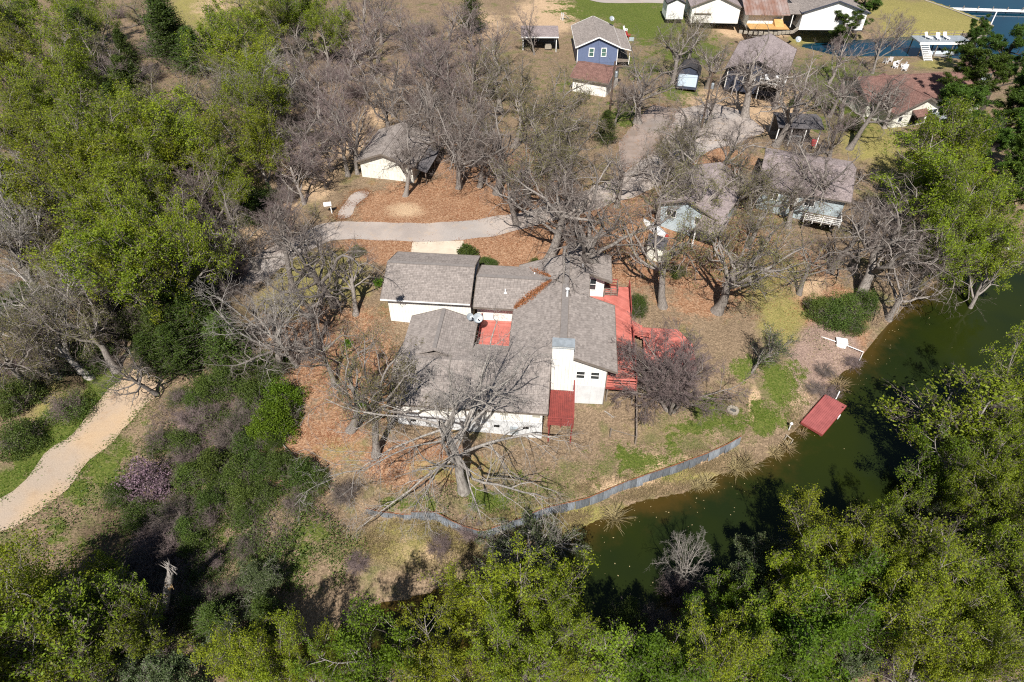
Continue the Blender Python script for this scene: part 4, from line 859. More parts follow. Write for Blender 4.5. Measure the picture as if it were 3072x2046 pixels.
# wire and post fence running from the deck to the bank
fr = empty('rail_fence', (0, 0, 0), 0, 'weathered post and rail fence running from the red deck towards the metal wall', 'fence')
a, b = G(1906, 1178)[:2], G(1905, 1332)[:2]
for i in range(4):
    p = a + (b - a) * i / 3; z = hz(*p); mb = MB(); mb.box(p[0] - .06, p[0] + .06, p[1] - .06, p[1] + .06, z - .3, z + 1.15); mb.build('post', M['wood_grey'], fr)
for h in (1.1, .55):
    mb = MB(); mb.beam((*a, hz(*a) + h), (*b, hz(*b) + h), .12 if h > 1 else .04, .06); mb.build('rail', M['wood_grey'], fr)
c = G(1818, 1190)[:2]; d = G(1830, 1310)[:2]
for p0, p1 in ((c, a), (d, b)):
    mb = MB(); mb.beam((*p0, hz(*p0) + 1.0), (*p1, hz(*p1) + 1.0), .05, .05); mb.build('rail', M['wood_grey'], fr)
    mb = MB(); mb.box(p0[0] - .06, p0[0] + .06, p0[1] - .06, p0[1] + .06, hz(*p0) - .3, hz(*p0) + 1.1); mb.build('post', M['wood_grey'], fr)
# ------------------------------------------------------------------ neighbours and outbuildings
o_ = gable('garage_outbuilding', 'cream garage outbuilding with a wide door under bare branches', 'garage', (-19.4, 76.2, 0), math.radians(-11), 6.9, 8.2, 2.5, 1.25, 'y', .55, 'cream', 'roof_grey', 'fascia', apex=.47)
panel(o_, 'garage_door', (1.0, 0, .05), X_, FR, 2.6, 2.05, M['cream'], .045); panel(o_, 'garage_door', (3.7, 0, .05), X_, FR, 2.5, 2.05, M['cream'], .045)
mb = MB(); slope(mb, (8.9, -.2, 1.7), (8.9, 8.0, 1.7), (6.95, 8., 2.35), (6.95, -.2, 2.35), 8); mb.build('lean_to_roof', M['roof_dark'], o_)  # charcoal shingles put the shade on this lean-to slope into its colour
posts(o_, [(8.6, .1), (8.6, 4), (8.6, 7.6)], -.5, 1.7, .12, M['wood_grey'])
o_ = gable('blue_house', 'blue lap sided house with two white framed gable windows', 'house', (11.35, 116.6, 0), 0, 7.0, 10.6, 2.75, 1.5, 'y', .4, 'blue', 'roof_grey', 'trim', lap=.17, base=-.8)
for x in (1.95, 4.1): window(o_, (x, -.035, 1.0), X_, FR, .95, 1.5, 'h', M['trim'], M['glass_green'], .12)
mb = MB(); mb.box(-.03, .1, -.05, .04, -.5, 2.7); mb.box(6.92, 7.03, -.05, .04, -.5, 2.7); mb.build('corner_trim', M['trim'], o_)
mb = MB(); slope(mb, (9.3, -.4, 2.2), (9.3, 10.0, 2.2), (7.35, 10.0, 2.66), (7.35, -.4, 2.66), 9); mb.build('porch_roof', M['roof_grey'], o_)
posts(o_, [(9.1, 0), (9.1, 3.3), (9.1, 6.6), (9.1, 9.7)], -.3, 2.15, .12, M['trim']); mb = MB(); mb.beam((9.33, -.42, 2.13), (9.33, 10, 2.13), .05, .15); mb.beam((7.3, -.43, 2.6), (9.33, -.43, 2.15), .05, .15); mb.build('porch_trim', M['trim'], o_)
planks(o_, [(7.1, 0), (9.2, 0), (9.2, 10), (7.1, 10)], .12, 0, .3, M['wood_grey'])
p = o_; dish((18.1, 126.6, 3.6), .3, 'small dish on a mast at the far edge of the blue house roof', .45)
# open carport left of the blue house
r = empty('open_carport', (1.9, 122.6, 0), 0, 'open carport with a grey roof on white posts', 'carport')
mb = MB(); slope(mb, (-.3, -.4, 2.45), (6.5, -.4, 2.45), (6.5, 2.7, 3.25), (-.3, 2.7, 3.25), 16); slope(mb, (6.5, 5.6, 2.5), (-.3, 5.6, 2.5), (-.3, 2.7, 3.25), (6.5, 2.7, 3.25), 16); mb.build('roof', M['roof_pink'], r)
mb = MB(); mb.beam((-.3, -.44, 2.38), (6.5, -.44, 2.38), .05, .2); mb.build('fascia', M['trim'], r); posts(r, [(.1, 0), (6.1, 0), (.1, 5.2), (6.1, 5.2), (3.1, 5.2)], -.3, 2.4, .14, M['trim'])
mb = MB(); mb.box(.2, 6.0, 5.15, 5.25, -.1, 2.3); mb.build('back_wall', M['wood_grey'], r)
tag(o_, None); mb = MB(); mb.box(0, 1.2, 0, .6, 0, .55); mb.box(.1, 1.1, .05, .5, .55, .9); t = mb.build('wood_crate', M['stone']); t.location = (6.0, 123.2, 0); tag(t, 'pale stacked crate under the open carport', 'crate')
gable('brown_shed', 'pale block workshop with a brown shingle roof in front of the blue house', 'workshop', (9.7, 104.2, 0), math.radians(-24), 5.6, 6.6, 2.3, 1.1, 'x', .45, 'white', 'roof_brown', 'fascia')
o_ = gable('white_shed', 'small white gabled shed at the top edge by the street', 'shed', (31.6, 143, 0), 0, 3.5, 4.5, 2.2, .8, 'y', .15, 'white_lap', 'roof_dark', 'black')
o_ = gable('white_cottage', 'white gabled cottage behind twisted branches at the top', 'house', (36.2, 140.9, 0), math.radians(-4), 9.5, 9, 2.3, 1.9, 'y', .4, 'white', 'roof_pink', 'fascia')
panel(o_, 'bench_rail', (.5, 0, .9), X_, FR, 3.4, .12, M['fascia'], .25)
# rust roofed building : ribbed tin sheets
o_ = empty('tin_roof_building', (46.6, 137.2, 0), math.radians(-2), 'white building under a rust streaked ribbed tin roof', 'workshop')
mb = MB(); mb.prism([(0, 0, -.6), (6.9, 0, -.6), (6.9, 9, -.6), (0, 9, -.6)], [(0, 0, 2.3), (6.9, 0, 2.3), (6.9, 9, 2.3), (0, 9, 2.3)]); mb.poly([(0, 0, 2.3), (0, 9, 2.3), (0, 4.5, 3.9)]); mb.poly([(6.9, 0, 2.3), (6.9, 9, 2.3), (6.9, 4.5, 3.9)]); mb.build('wall', M['white'], o_)
for k in range(14):
    x = -1.0 + k * .62; mb = MB()
    mb.prism([(x, -1.1, 2.0), (x + .6, -1.1, 2.0), (x + .6, 4.5, 3.98), (x, 4.5, 3.98)], [(x, -1.1, 2.04), (x + .6, -1.1, 2.04), (x + .6, 4.5, 4.02), (x, 4.5, 4.02)]); mb.prism([(x, 4.5, 3.98), (x + .6, 4.5, 3.98), (x + .6, 9.6, 2.1), (x, 9.6, 2.1)], [(x, 4.5, 4.02), (x + .6, 4.5, 4.02), (x + .6, 9.6, 2.14), (x, 9.6, 2.14)])
    mb.beam((x + .6, -1.1, 2.06), (x + .6, 4.5, 4.04), .07, .08); mb.build('roof_sheet', M['rustroof'], o_)
mb = MB(); mb.beam((-.2, -.04, 2.2), (7.1, -.04, 2.2), .06, .3); mb.build('fascia', M['fascia'], o_)
r = empty('lumber_terrace', (46.2, 133.6, 0), math.radians(-2), 'new tan lumber terrace in front of the tin roofed building', 'terrace')
planks(r, [(0, 0), (7.6, 0), (7.6, 3.3), (0, 3.3)], .25, 0, .3, M['wood_tan']); mb = MB(); mb.prism([(5.2, 1.2, .26), (6.9, 1.2, .26), (6.9, 3.3, .26), (5.2, 3.3, .26)], [(5.2, 1.2, .3), (6.9, 1.2, .3), (6.9, 3.3, 1.2), (5.2, 3.3, 1.2)]); mb.build('ramp', M['wood_tan'], r)
r = empty('stone_kerb', (0, 0, 0), 0, 'curved low wall of pale stones edging the terrace', 'kerb')
q = [at(2215, 92, .2), at(2260, 96, .2), at(2320, 98, .2), at(2380, 93, .2), at(2395, 82, .2)]
for a, b in zip(q, q[1:]):
    n = int(np.hypot(*(b - a)[:2]) / .8)
    for k in range(n):
        p = a + (b - a) * (k + .5) / n; mb = MB(); w = random.uniform(.3, .37); mb.box(-w, w, -.2, .2, -.3, .15 + random.uniform(0, .1)); mb.build('stone', M['stone'], r, loc=(p[0], p[1], .1), rot=(0, 0, rot_of(a, b) + random.uniform(-.1, .1)))
o_ = gable('white_gabled_house', 'white house with a grey gable roof and dark fascia beside the pine', 'house', (56.8, 136.4, 0), math.radians(-1), 12.5, 10, 2.5, 2.0, 'y', .4, 'white_lap', 'roof_grey', 'navy')
window(o_, (6.4, 0, .9), X_, FR, 1.0, 1.5, 'hv', M['trim']); mb = MB(); slope(mb, (-4.0, -.2, 2.2), (.2, -.2, 2.2), (.2, 4.0, 3.0), (-4., 4., 3.0), 18); mb.build('porch_roof', M['roof_grey'], o_)
posts(o_, [(-3.8, 0), (-1.8, 0)], -.3, 2.2, .14, M['trim']); panel(o_, 'porch_screen', (-3.6, 3.0, 0), X_, FR, 3.6, 2.2, M['glass'], .03)
o_ = gable('navy_house', 'dark navy house with a wide grey roof and one white framed window', 'house', (35.0, 106.9, 0), math.radians(-24), 8.6, 13, 2.7, 1.7, 'y', .5, 'navy', 'roof_pink', 'black')
window(o_, (2.6, 0, .75), X_, FR, 1.9, 1.1, '', M['trim'], M['glass'], .1); mb = MB(); mb.box(-.04, .1, -.06, .04, -.5, 2.7); mb.box(5.2, 5.32, -.06, .04, -.5, 2.7); mb.build('corner_trim', M['trim'], o_)
panel(o_, 'porch_opening', (5.4, 0, 0), X_, FR, 3.0, 2.3, M['dark'], .03)
d5 = empty('porch_deck', (o_.location.x, o_.location.y, 0), math.radians(-24), 'grey upper deck with white railings on the navy house', 'deck')
planks(d5, [(5.4, -3.2), (9.2, -3.2), (9.2, -.1), (5.4, -.1)], 2.0, 0, .3, M['wood_grey']); posts(d5, [(5.5, -3.1), (9.1, -3.1)], -.3, 2.0, .13, M['trim']); railing(d5, (5.45, -3.15), (9.15, -3.15), 2.0, .9, M['trim'], 3, 2, .12); railing(d5, (9.15, -3.15), (9.15, -.1), 2.0, .9, M['trim'], 2, 2, .12)
for k, (x, y) in enumerate(((6.4, -1.6), (7.6, -1.4))):
    mb = MB(); mb.box(-.3, .3, -.3, .3, .35, .42); mb.prism([(-.3, .25, .42), (.3, .25, .42), (.3, .32, .42), (-.3, .32, .42)], [(-.3, .45, 1.0), (.3, .45, 1.0), (.3, .52, 1.0), (-.3, .52, 1.0)])
    for sx in (-.27, .27):
        for sy in (-.27, .27): mb.box(sx - .03, sx + .03, sy - .03, sy + .03, 0, .36)
    w = Matrix.Rotation(math.radians(-24), 4, 'Z') @ Vector((x, y, 0)); t = mb.build('deck_chair', M['plastic_white']); t.location = (35.0 + w.x, 106.9 + w.y, 2.0); t.rotation_euler = (0, 0, .4 - k); tag(t, ['left', 'right'][k] + ' one of two white chairs on the upper deck of the navy house', 'chair', 'white chairs on the navy deck')
dish((48.9, 116.5, 3.3), 0, 'white dish standing near the right end of the navy house roof', .5)
# little blue barn shed with gambrel roof
r = empty('barn_shed', (26.9, 106.4, 0), math.radians(-16), 'small barn shed with a pale blue front dappled by branch shadows', 'shed')
pr_ = [(0, -.4), (3.3, -.4), (3.3, 1.9), (2.75, 2.75), (1.65, 3.15), (.55, 2.75), (0, 1.9)]
mb = MB(); mb.prism([(x, 0, z) for x, z in pr_], [(x, 3.6, z) for x, z in pr_]); mb.build('wall', M['navy'], r)
mb = MB(); mb.prism([(.18, -.02, .05), (3.12, -.02, .05), (3.12, -.02, 1.95), (.18, -.02, 1.95)], [(.18, -.06, .05), (3.12, -.06, .05), (3.12, -.06, 1.95), (.18, -.06, 1.95)]); mb.build('door', simple('pale_blue_door', (.50, .60, .70), (.44, .54, .64), 2, .6), r)
mb = MB(); qq = [(-.2, 1.75), (.5, 2.82), (1.65, 3.24), (2.8, 2.82), (3.5, 1.75)]
for (xa, za), (xb, zb) in zip(qq, qq[1:]): mb.prism([(xa, -.2, za), (xb, -.2, zb), (xb, 3.8, zb), (xa, 3.8, za)], [(xa, -.2, za + .07), (xb, -.2, zb + .07), (xb, 3.8, zb + .07), (xa, 3.8, za + .07)])
mb.build('roof', M['roof_dark'], r)
# dark pavilion
r = empty('dark_pavilion', (38.0, 86.0, 0), math.radians(-7), 'black roofed open pavilion with clutter beneath it', 'pavilion')
mb = MB(); slope(mb, (-1.2, -.5, 2.45), (4.9, -.5, 2.45), (4.9, 2.0, 2.9), (-1.2, 2.0, 2.9), 13); slope(mb, (4.9, 4.4, 2.45), (-1.2, 4.4, 2.45), (-1.2, 2., 2.9), (4.9, 2., 2.9), 13); mb.build('roof', M['roof_dark'], r)
posts(r, [(-1, -.2), (.8, -.2), (2.7, -.2), (4.6, -.2), (-1, 4.1), (4.6, 4.1)], -.3, 2.4, .13, M['trim'])
mb = MB(); mb.box(-.9, 4.5, 4.0, 4.1, -.2, 2.3); mb.build('back_wall', M['wood_grey'], r)
mb = MB(); mb.lathe([(.28, 0), (.34, .3), (.34, .75), (.26, .82)], 14); t = mb.build('red_barrel', M['boat_red']); t.location = (42.1, 85.2, 0); tag(t, 'red barrel at the right front corner of the black pavilion', 'barrel')
mb = MB(); mb.box(-.8, .8, -.4, .4, .7, .76)
for sx in (-.72, .72):
    for sy in (-.32, .32): mb.box(sx - .04, sx + .04, sy - .04, sy + .04, 0, .7)
t = mb.build('work_table', M['metal_grey']); t.location = (39.9, 86.6, 0); tag(t, 'grey work table in the shade of the black pavilion', 'table')
o_ = gable('taupe_roof_house', 'pale blue house with a taupe roof right of the driveway oaks', 'house', (17.2, 66.3, -.1), math.radians(-32), 7.0, 9.5, 2.4, 1.4, 'y', .5, 'paleblue', 'roof_pink', 'fascia')
window(o_, (1.0, 0, .9), X_, FR, 1.2, 1.0, 'v'); window(o_, (4.4, 0, .9), X_, FR, 1.2, 1.0, 'v'); mb = MB(); slope(mb, (5.2, -2.3, 1.9), (8.2, -2.3, 1.9), (8.2, .6, 2.7), (5.2, .6, 2.7), 14); mb.build('porch_roof', M['roof_pink'], o_); posts(o_, [(5.3, -2.1), (8.1, -2.1)], -1, 1.9, .13, M['trim'])
o_ = gable('paleblue_house', 'long taupe roofed house with pale blue front and white porch rail', 'house', (30.4, 70.7, -.5), math.radians(-21), 9.6, 9.6, 2.6, 1.5, 'x', .5, 'paleblue', 'roof_pink', 'fascia', base=-1.2)
window(o_, (1.0, 0, .8), X_, FR, 1.2, 1.0, 'v'); panel(o_, 'door', (3.6, 0, .05), X_, FR, .95, 2.0, M['trim']); window(o_, (5.2, 0, .8), X_, FR, 1.2, 1.0, 'v')
d6 = empty('front_porch', (30.4, 70.7, -.5), math.radians(-21), 'white railed porch on the right end of the pale blue house', 'porch')
planks(d6, [(5.6, -2.2), (9.6, -2.2), (9.6, -.05), (5.6, -.05)], .1, 0, .25, M['wood_grey']); railing(d6, (5.6, -2.15), (9.6, -2.15), .1, .9, M['trim'], 4, 4, .1); railing(d6, (9.55, -2.15), (9.55, -.1), .1, .9, M['trim'], 2, 4, .1); posts(d6, [(5.7, -2.0), (9.4, -2.0), (9.4, -.3), (5.7, -.3)], -1.4, .05, .13, M['wood_grey'])
bz = hz(60, 94)
def merge(child, parent):
    m = Matrix.LocRotScale(parent.location, parent.rotation_euler, parent.scale).inverted() @ Matrix.LocRotScale(child.location, child.rotation_euler, child.scale)
    for c in list(child.children): c.parent = parent; c.matrix_basis = m @ c.matrix_basis
    bpy.data.objects.remove(child)
wing = gable('side_wing', None, None, (54.5, 97.5, bz), math.radians(7), 19, 8.5, 2.5, 1.75, 'x', .5, 'cream', 'roof_brown', 'fascia')
o_ = gable('brown_roof_house', 'cream house under a broad brown shingle roof beside the pines', 'house', (56.7, 92.9, bz), math.radians(18), 8.0, 9, 2.5, 1.7, 'y', .5, 'cream', 'roof_brown', 'fascia', apex=.6)
merge(wing, o_)
panel(o_, 'door', (3.0, 0, .05), X_, FR, 1.6, 1.9, M['dark'], .03); window(o_, (6.0, 0, .7), X_, FR, 1.7, 1.5, 'v', M['trim'], M['glass']); window(o_, (.7, 0, .9), X_, FR, .8, .9, '')
mb = MB(); slope(mb, (2.8, -1.3, 1.95), (5.4, -1.3, 1.95), (5.4, -.02, 2.5), (2.8, -.02, 2.5), 8); mb.build('awning', M['roof_brown'], o_)
mb = MB(); mb.prism([(6.2, -3.4, 1.6), (9.0, -3.4, 1.6), (9.0, -.6, 1.8), (6.2, -.6, 1.8)], [(6.2, -3.4, 1.66), (9.0, -3.4, 1.66), (9.0, -.6, 1.86), (6.2, -.6, 1.86)]); mb.build('patio_cover', M['metal_grey'], o_); posts(o_, [(6.4, -3.2), (8.8, -3.2)], -.5, 1.62, .1, M['trim'])
# far outbuilding by the lake
bz = hz(79, 113.5); gable('lake_hut', 'small grey green hut with a brown roof at the lake edge', 'hut', (77.6, 112.6, bz), math.radians(4), 5.0, 2.8, 2.3, .9, 'x', .35, 'greygreen', 'roof_brown', 'fascia')
panel(bpy.data.objects['lake_hut'], 'window', (0, .8, 1.0), Y_, LF, 1.0, .8, M['glass'], .03)
# boathouse
r = empty('boathouse', (78.5, 129.0, 0), 0, 'flat roofed boathouse with white stairs at the lake', 'boathouse')
mb = MB(); mb.box(-.6, 9.4, .4, 4.6, -1.15, -.95); mb.build('roof', M['metal_grey'], r); mb = MB(); mb.box(-.7, 9.5, .3, .42, -1.25, -.85); mb.build('fascia', M['trim'], r)
posts(r, [(0, .6), (3, .6), (6, .6), (9, .6), (0, 4.4), (4.5, 4.4), (9, 4.4)], -5.2, -1.15, .16, M['wood_grey']); railing(r, (-.5, 4.5), (9.3, 4.5), -.95, .9, M['wood_grey'], 6, 2, .07); railing(r, (9.3, .5), (9.3, 4.5), -.95, .9, M['wood_grey'], 2, 2, .07)
planks(r, [(1.0, -3.4), (9.0, -3.4), (9.0, -2.2), (1.0, -2.2)], -3.55, 0, .3, M['wood_grey']); posts(r, [(1.2, -3.2), (5, -3.2), (8.8, -3.2)], -5.2, -3.6, .14, M['wood_grey'])
for k in range(11):
    mb = MB(); y = .2 - k * .36; z = -1.1 - k * .225; mb.box(-.55, .9, y - .36, y, z - .06, z); mb.build('step', M['trim'], r)
mb = MB(); mb.beam((-.6, .2, -1.2), (-.6, -3.8, -3.6), .06, .2); mb.beam((.95, .2, -1.2), (.95, -3.8, -3.6), .06, .2); mb.build('stringer', M['trim'], r)
def boat(loc, rz, label, L=5.0, cover=True, sc=1.0):
    b = empty('motor_boat', loc, rz, label, 'boat'); mb = MB(); st = []
    for i in range(9):
        t = i / 8; w = 1.0 * (1 - max(0, t - .45) ** 2 * 3.0) ; w = max(w, .06); st.append([(t * L, -w, .75 + .15 * t), (t * L, -w * .7, .1 + .25 * t * t), (t * L, 0, 0 + .4 * t * t), (t * L, w * .7, .1 + .25 * t * t), (t * L, w, .75 + .15 * t)])
    for A, B in zip(st, st[1:]):
        for k in range(4): mb.poly([A[k], B[k], B[k + 1], A[k + 1]])
    mb.poly(st[0]); mb.build('hull', M['boat'], b)
    mb = MB()
    for A, B in zip(st, st[1:]): mb.poly([(A[0][0], A[0][1], A[0][2]), (B[0][0], B[0][1], B[0][2]), (B[0][0], 0, B[0][2] + .28), (A[0][0], 0, A[0][2] + .28)]); mb.poly([(A[4][0], 0, A[4][2] + .28), (B[4][0], 0, B[4][2] + .28), B[4], A[4]])
    mb.build('cover' if cover else 'foredeck', M['cover'] if cover else M['boat'], b)
    mb = MB(); mb.box(L * .45, L * .5, -.7, .7, 1.0, 1.45); mb.build('windscreen', M['glass'], b); mb = MB(); mb.box(-.4, 0, -.2, .2, .2, 1.1); mb.build('outboard_motor', M['black'], b)
    b.scale = (sc,) * 3; return b
boat((80.6, 130.6, -3.9), .05, 'covered boat resting on the lift inside the boathouse', 5.6)
for k, (x, y, a, lb) in enumerate(((80.4, 131.6, .4, 'leftmost white lounge chair on the boathouse roof'), (82.0, 131.2, -.2, 'middle white lounge chair on the boathouse roof'), (83.8, 131.6, .1, 'rightmost white lounge chair on the boathouse roof'))):
    mb = MB(); mb.box(-.35, .35, -.7, .5, .3, .38); mb.prism([(-.35, .5, .32), (.35, .5, .32), (.35, .56, .38), (-.35, .56, .38)], [(-.35, 1.0, .95), (.35, 1.0, .95), (.35, 1.06, .98), (-.35, 1.06, .98)])
    for sx in (-.3, .3):
        for sy in (-.6, .4): mb.box(sx - .03, sx + .03, sy - .03, sy + .03, 0, .31)
    t = mb.build('lounge_chair', M['plastic_white']); t.location = (x, y, -.95); t.rotation_euler = (0, 0, a); tag(t, lb, 'lounge chair', 'white chairs on the boathouse roof')
def lawn_chair():
    mb = MB(); mb.box(-.3, .3, -.3, .28, .32, .38); mb.prism([(-.3, .22, .36), (.3, .22, .36), (.3, .28, .36), (-.3, .28, .36)], [(-.32, .46, 1.05), (.32, .46, 1.05), (.32, .52, 1.05), (-.32, .52, 1.05)])
    for s in (-1, 1): mb.box(s * .34 - .05, s * .34 + .05, -.34, .34, .52, .56); mb.box(s * .31 - .04, s * .31 + .04, -.3, -.22, 0, .52); mb.box(s * .31 - .04, s * .31 + .04, .2, .28, 0, .5)
    return mb.mesh('lawn_chair', M['plastic_white'])
lc = lawn_chair()
for (x, y), a, lb in zip(((2655, 190), (2669, 185), (2692, 192), (2684, 205), (2706, 203), (2712, 212)), (2.0, 2.8, -2.4, .4, -1.8, -.9), ('at the left end of the ring', 'at the top of the ring', 'upper right in the ring', 'at the bottom of the ring', 'at the right of the ring', 'lower right in the ring')):
    p = G(x, y); t = link('lawn_chair', lc, None, p, (0, 0, a)); tag(t, 'white lawn chair ' + lb + ' on the lakeside lawn', 'lawn chair', 'white chairs in a ring on the lakeside lawn')
# lake pier and floating boom
a, b = at(2845, 26, -3.7), at(3110, 34, -3.7)
r = empty('lake_pier', (0, 0, 0), 0, 'long narrow white pier crossing the far lake corner', 'pier'); n = 24
for k in range(n):
    p, q = a + (b - a) * k / n, a + (b - a) * (k + .97) / n; mb = MB(); mb.beam(p, q, 1.6, .14); mb.build('deck_panel', M['trim'], r)
for k in range(0, n + 1, 4):
    p = a + (b - a) * k / n; mb = MB(); mb.tube([(p[0], p[1], -6), (p[0], p[1], -3.0)], .1, 8); mb.build('pile', M['wood_grey'], r)
a, b = at(2990, 36, -3.9), at(2934, 156, -4.0)
mb = MB(); mb.tube([a, (a + b) / 2 + np.array([0, 0, .25]), b], .13, 8); tag(mb.build('floating_boom', M['plastic_white']), 'thin white boom stretched over the lake from the pier', 'boom')
# lake seawall : capped panels along the grass point
r = empty('seawall', (0, 0, 0), 0, 'pale seawall round the tip of the dry grass point', 'seawall')
q = [at(x, y, -3.2) for x, y in ((2775, 2), (2870, 35), (2978, 78), (2954, 108), (2906, 110))]
for a, b in zip(q, q[1:]):
    n = max(2, int(np.hypot(*(b - a)[:2]) / 2))
    for k in range(n):
        p, s = a + (b - a) * k / n, a + (b - a) * (k + .98) / n; mb = MB(); mb.beam((p[0], p[1], -4.0), (s[0], s[1], -4.0), .14, 1.7); mb.beam((p[0], p[1], -3.1), (s[0], s[1], -3.1), .42, .1); mb.build('wall_panel', M['stone'], r)
r = empty('timber_bulkhead', (0, 0, 0), 0, 'row of dark timber piles below the grass point', 'bulkhead')
a, b = at(2880, 113, -4.2), at(2950, 112, -4.2)
for k in range(14):
    p = a + (b - a) * k / 13; mb = MB(); mb.tube([(p[0], p[1], -5), (p[0], p[1], -3.35)], .17, 8); mb.build('pile', M['wood_grey'], r)

# ------------------------------------------------------------------ small things round the main house
def shed_small():
    a = G(1935, 776); b = G(1985, 789); rz = rot_of(a, b); W = float(np.hypot(*(b - a)[:2])); r = empty('garden_shed', a, rz, 'small cream garden shed with a dark flat pitched roof by the oak', 'shed')
    mb = MB(); mb.prism([(0, 0, -.3), (W, 0, -.3), (W, 1.9, -.3), (0, 1.9, -.3)], [(0, 0, 1.95), (W, 0, 1.6), (W, 1.9, 1.6), (0, 1.9, 1.95)]); mb.build('wall', M['cream'], r)
    mb = MB(); slope(mb, (W + .15, -.15, 1.62), (W + .15, 2.1, 1.62), (-.15, 2.1, 2.08), (-.15, -.15, 2.08), 8); mb.build('roof', M['roof_dark'], r)
    panel(r, 'door', (.35, 0, .02), X_, FR, W - .7, 1.5, M['cream'], .04); mb = MB(); mb.beam((-.02, -.02, -.2), (-.02, -.02, 1.95), .07, .07); mb.beam((W + .02, -.02, -.2), (W + .02, -.02, 1.6), .07, .07); mb.build('corner_trim', M['fascia'], r)
shed_small()
a, b = G(1930, 655, .3), G(2004, 716, .3); c = (a + b) / 2; L = float(np.hypot(*(b - a)[:2])); r = empty('canoe', (*c[:2], hz(*c[:2])), rot_of(a, b), 'white overturned canoe with a red end lying behind the garden shed', 'canoe')
st = []
for i in range(13):
    t = i / 12 * 2 - 1; w = .55 * (1 - abs(t) ** 2.6) + .02; st.append([(t * L / 2, w * math.cos(q_), .08 + .52 * math.sin(q_) * (1 - .15 * abs(t))) for q_ in np.linspace(0, math.pi, 9)])
mb = MB()
for A, B in zip(st[:-2], st[1:-1]):
    for k in range(8): mb.poly([A[k], B[k], B[k + 1], A[k + 1]])
mb.build('hull', M['boat'], r); mb = MB()
for A, B in zip(st[-2:], st[-1:]):
    for k in range(8): mb.poly([A[k], B[k], B[k + 1], A[k + 1]])
mb.build('bow', M['boat_red'], r)
mb = MB(); mb.beam((-L / 2, 0, .62), (L / 2 * .95, 0, .62), .04, .05); mb.build('keel', M['metal_grey'], r)
p = G(996, 640); r = empty('mailbox', p, .25, 'white box on a single white post beside the driveway', 'mailbox')
mb = MB(); mb.box(-.05, .05, -.05, .05, -.3, 1.15); mb.build('post', M['plastic_white'], r)
mb = MB(); pr_ = [(-.22, 1.15), (.22, 1.15), (.22, 1.4), (.12, 1.52), (-.12, 1.52), (-.22, 1.4)]; mb.prism([(-.75, x, z) for x, z in pr_], [(.15, x, z) for x, z in pr_]); mb.build('box', M['plastic_white'], r)
# red floating dock
a = at(2406, 1263, -3.75); b = at(2540, 1217, -3.75); c = at(2468, 1303, -3.75); rz = rot_of(at(2468, 1303, -3.75), b); L = float(np.hypot(*(b - c)[:2])); W = float(np.hypot(*(a - c)[:2]))
r = empty('red_dock', (c[0], c[1], 0), rz, 'faded red plank dock on the edge of the green water', 'dock')
planks(r, [(0, 0), (L, 0), (L, W), (0, W)], -3.75, 0, .17, M['red_dock']); mb = MB(); mb.beam((0, 0, -3.9), (L, 0, -3.9), .06, .22); mb.beam((0, W, -3.9), (L, W, -3.9), .06, .22); mb.beam((0, 0, -3.9), (0, W, -3.9), .06, .22); mb.beam((L, 0, -3.9), (L, W, -3.9), .06, .22); mb.build('frame', M['red_dark'], r)
posts(r, [(.15, .15), (L - .15, .15), (.15, W - .15), (L - .15, W - .15)], -5.4, -3.8, .14, M['wood_grey'])
mb = MB(); mb.box(L * .62, L * .70, -.12, -.05, -4.1, -3.75); mb.build('cleat_bracket', M['metal_white'], r)
a, b = at(2507, 1198, -3.9), at(2519, 1174, -3.6); mb = MB(); mb.tube([a, b], .055, 8); tag(mb.build('white_pipe', M['plastic_white']), 'short white pipe between the red dock and the straw clump', 'pipe')
# pump box and its pipe run
p = G(2521, 1034); r = empty('pump_box', p, -.25, 'white pump box on the bank with its lid on', 'pump box'); mb = MB(); mb.box(-.48, .48, -.36, .36, -.15, .5); mb.build('box', M['plastic_white'], r); mb = MB(); mb.box(-.54, .54, -.42, .42, .5, .58); mb.build('lid', M['metal_white'], r)
q = [G(2464, 1010, .12), G(2500, 1022, .15), G(2540, 1036, .18), G(2590, 1056, .3), at(2578, 1082, -4.1)]
mb = MB(); mb.tube(q, .05, 8); tag(mb.build('intake_pipe', M['plastic_white']), 'white water pipe running from the pump box down into the water', 'pipe')
# white pipe steps on the bank
p = G(2362, 1320); z0 = p[2]
r = empty('boat_ladder', (p[0], p[1], z0), math.radians(-38), 'pale pipe landing frame at the water edge below the lawn', 'ladder')
for y in (-.3, .3):
    mb = MB(); mb.tube([(-.3, y, .25), (1.0, y, -.2), (1.0, y, -1.2)], .05, 8); mb.build('side_pipe', M['stone'], r)
for x in (-.2, .4): mb = MB(); mb.tube([(x, -.3, .2 - .3 * x), (x, .3, .2 - .3 * x)], .04, 8); mb.build('cross_pipe', M['stone'], r)
p = G(2366, 1290); mb = MB(); mb.lathe([(.05, 0), (.05, .75), (.1, .78), (.15, .9), (.1, 1.0), (.02, 1.04)], 14); t = mb.build('post_lamp', M['metal_white']); t.location = tuple(p); tag(t, 'pale globe topped post at the water edge by the dock', 'post')
# fire pit
p = G(2198, 1233); r = empty('fire_pit', p, 0, 'round stone fire pit with ash on the lawn', 'fire pit')
for k in range(11):
    a = k * 2 * math.pi / 11; mb = MB(); w = random.uniform(.09, .12); mb.box(-w, w, -.12, .12, -.1, .2 + random.uniform(-.04, .06)); mb.build('stone', M['stone'], r, loc=(.40 * math.cos(a), .40 * math.sin(a), 0), rot=(0, 0, a + math.pi / 2 + random.uniform(-.2, .2)))
mb = MB(); mb.lathe([(.33, -.05), (.33, .05), (.1, .1)], 14); mb.build('ash', M['ash'], r)
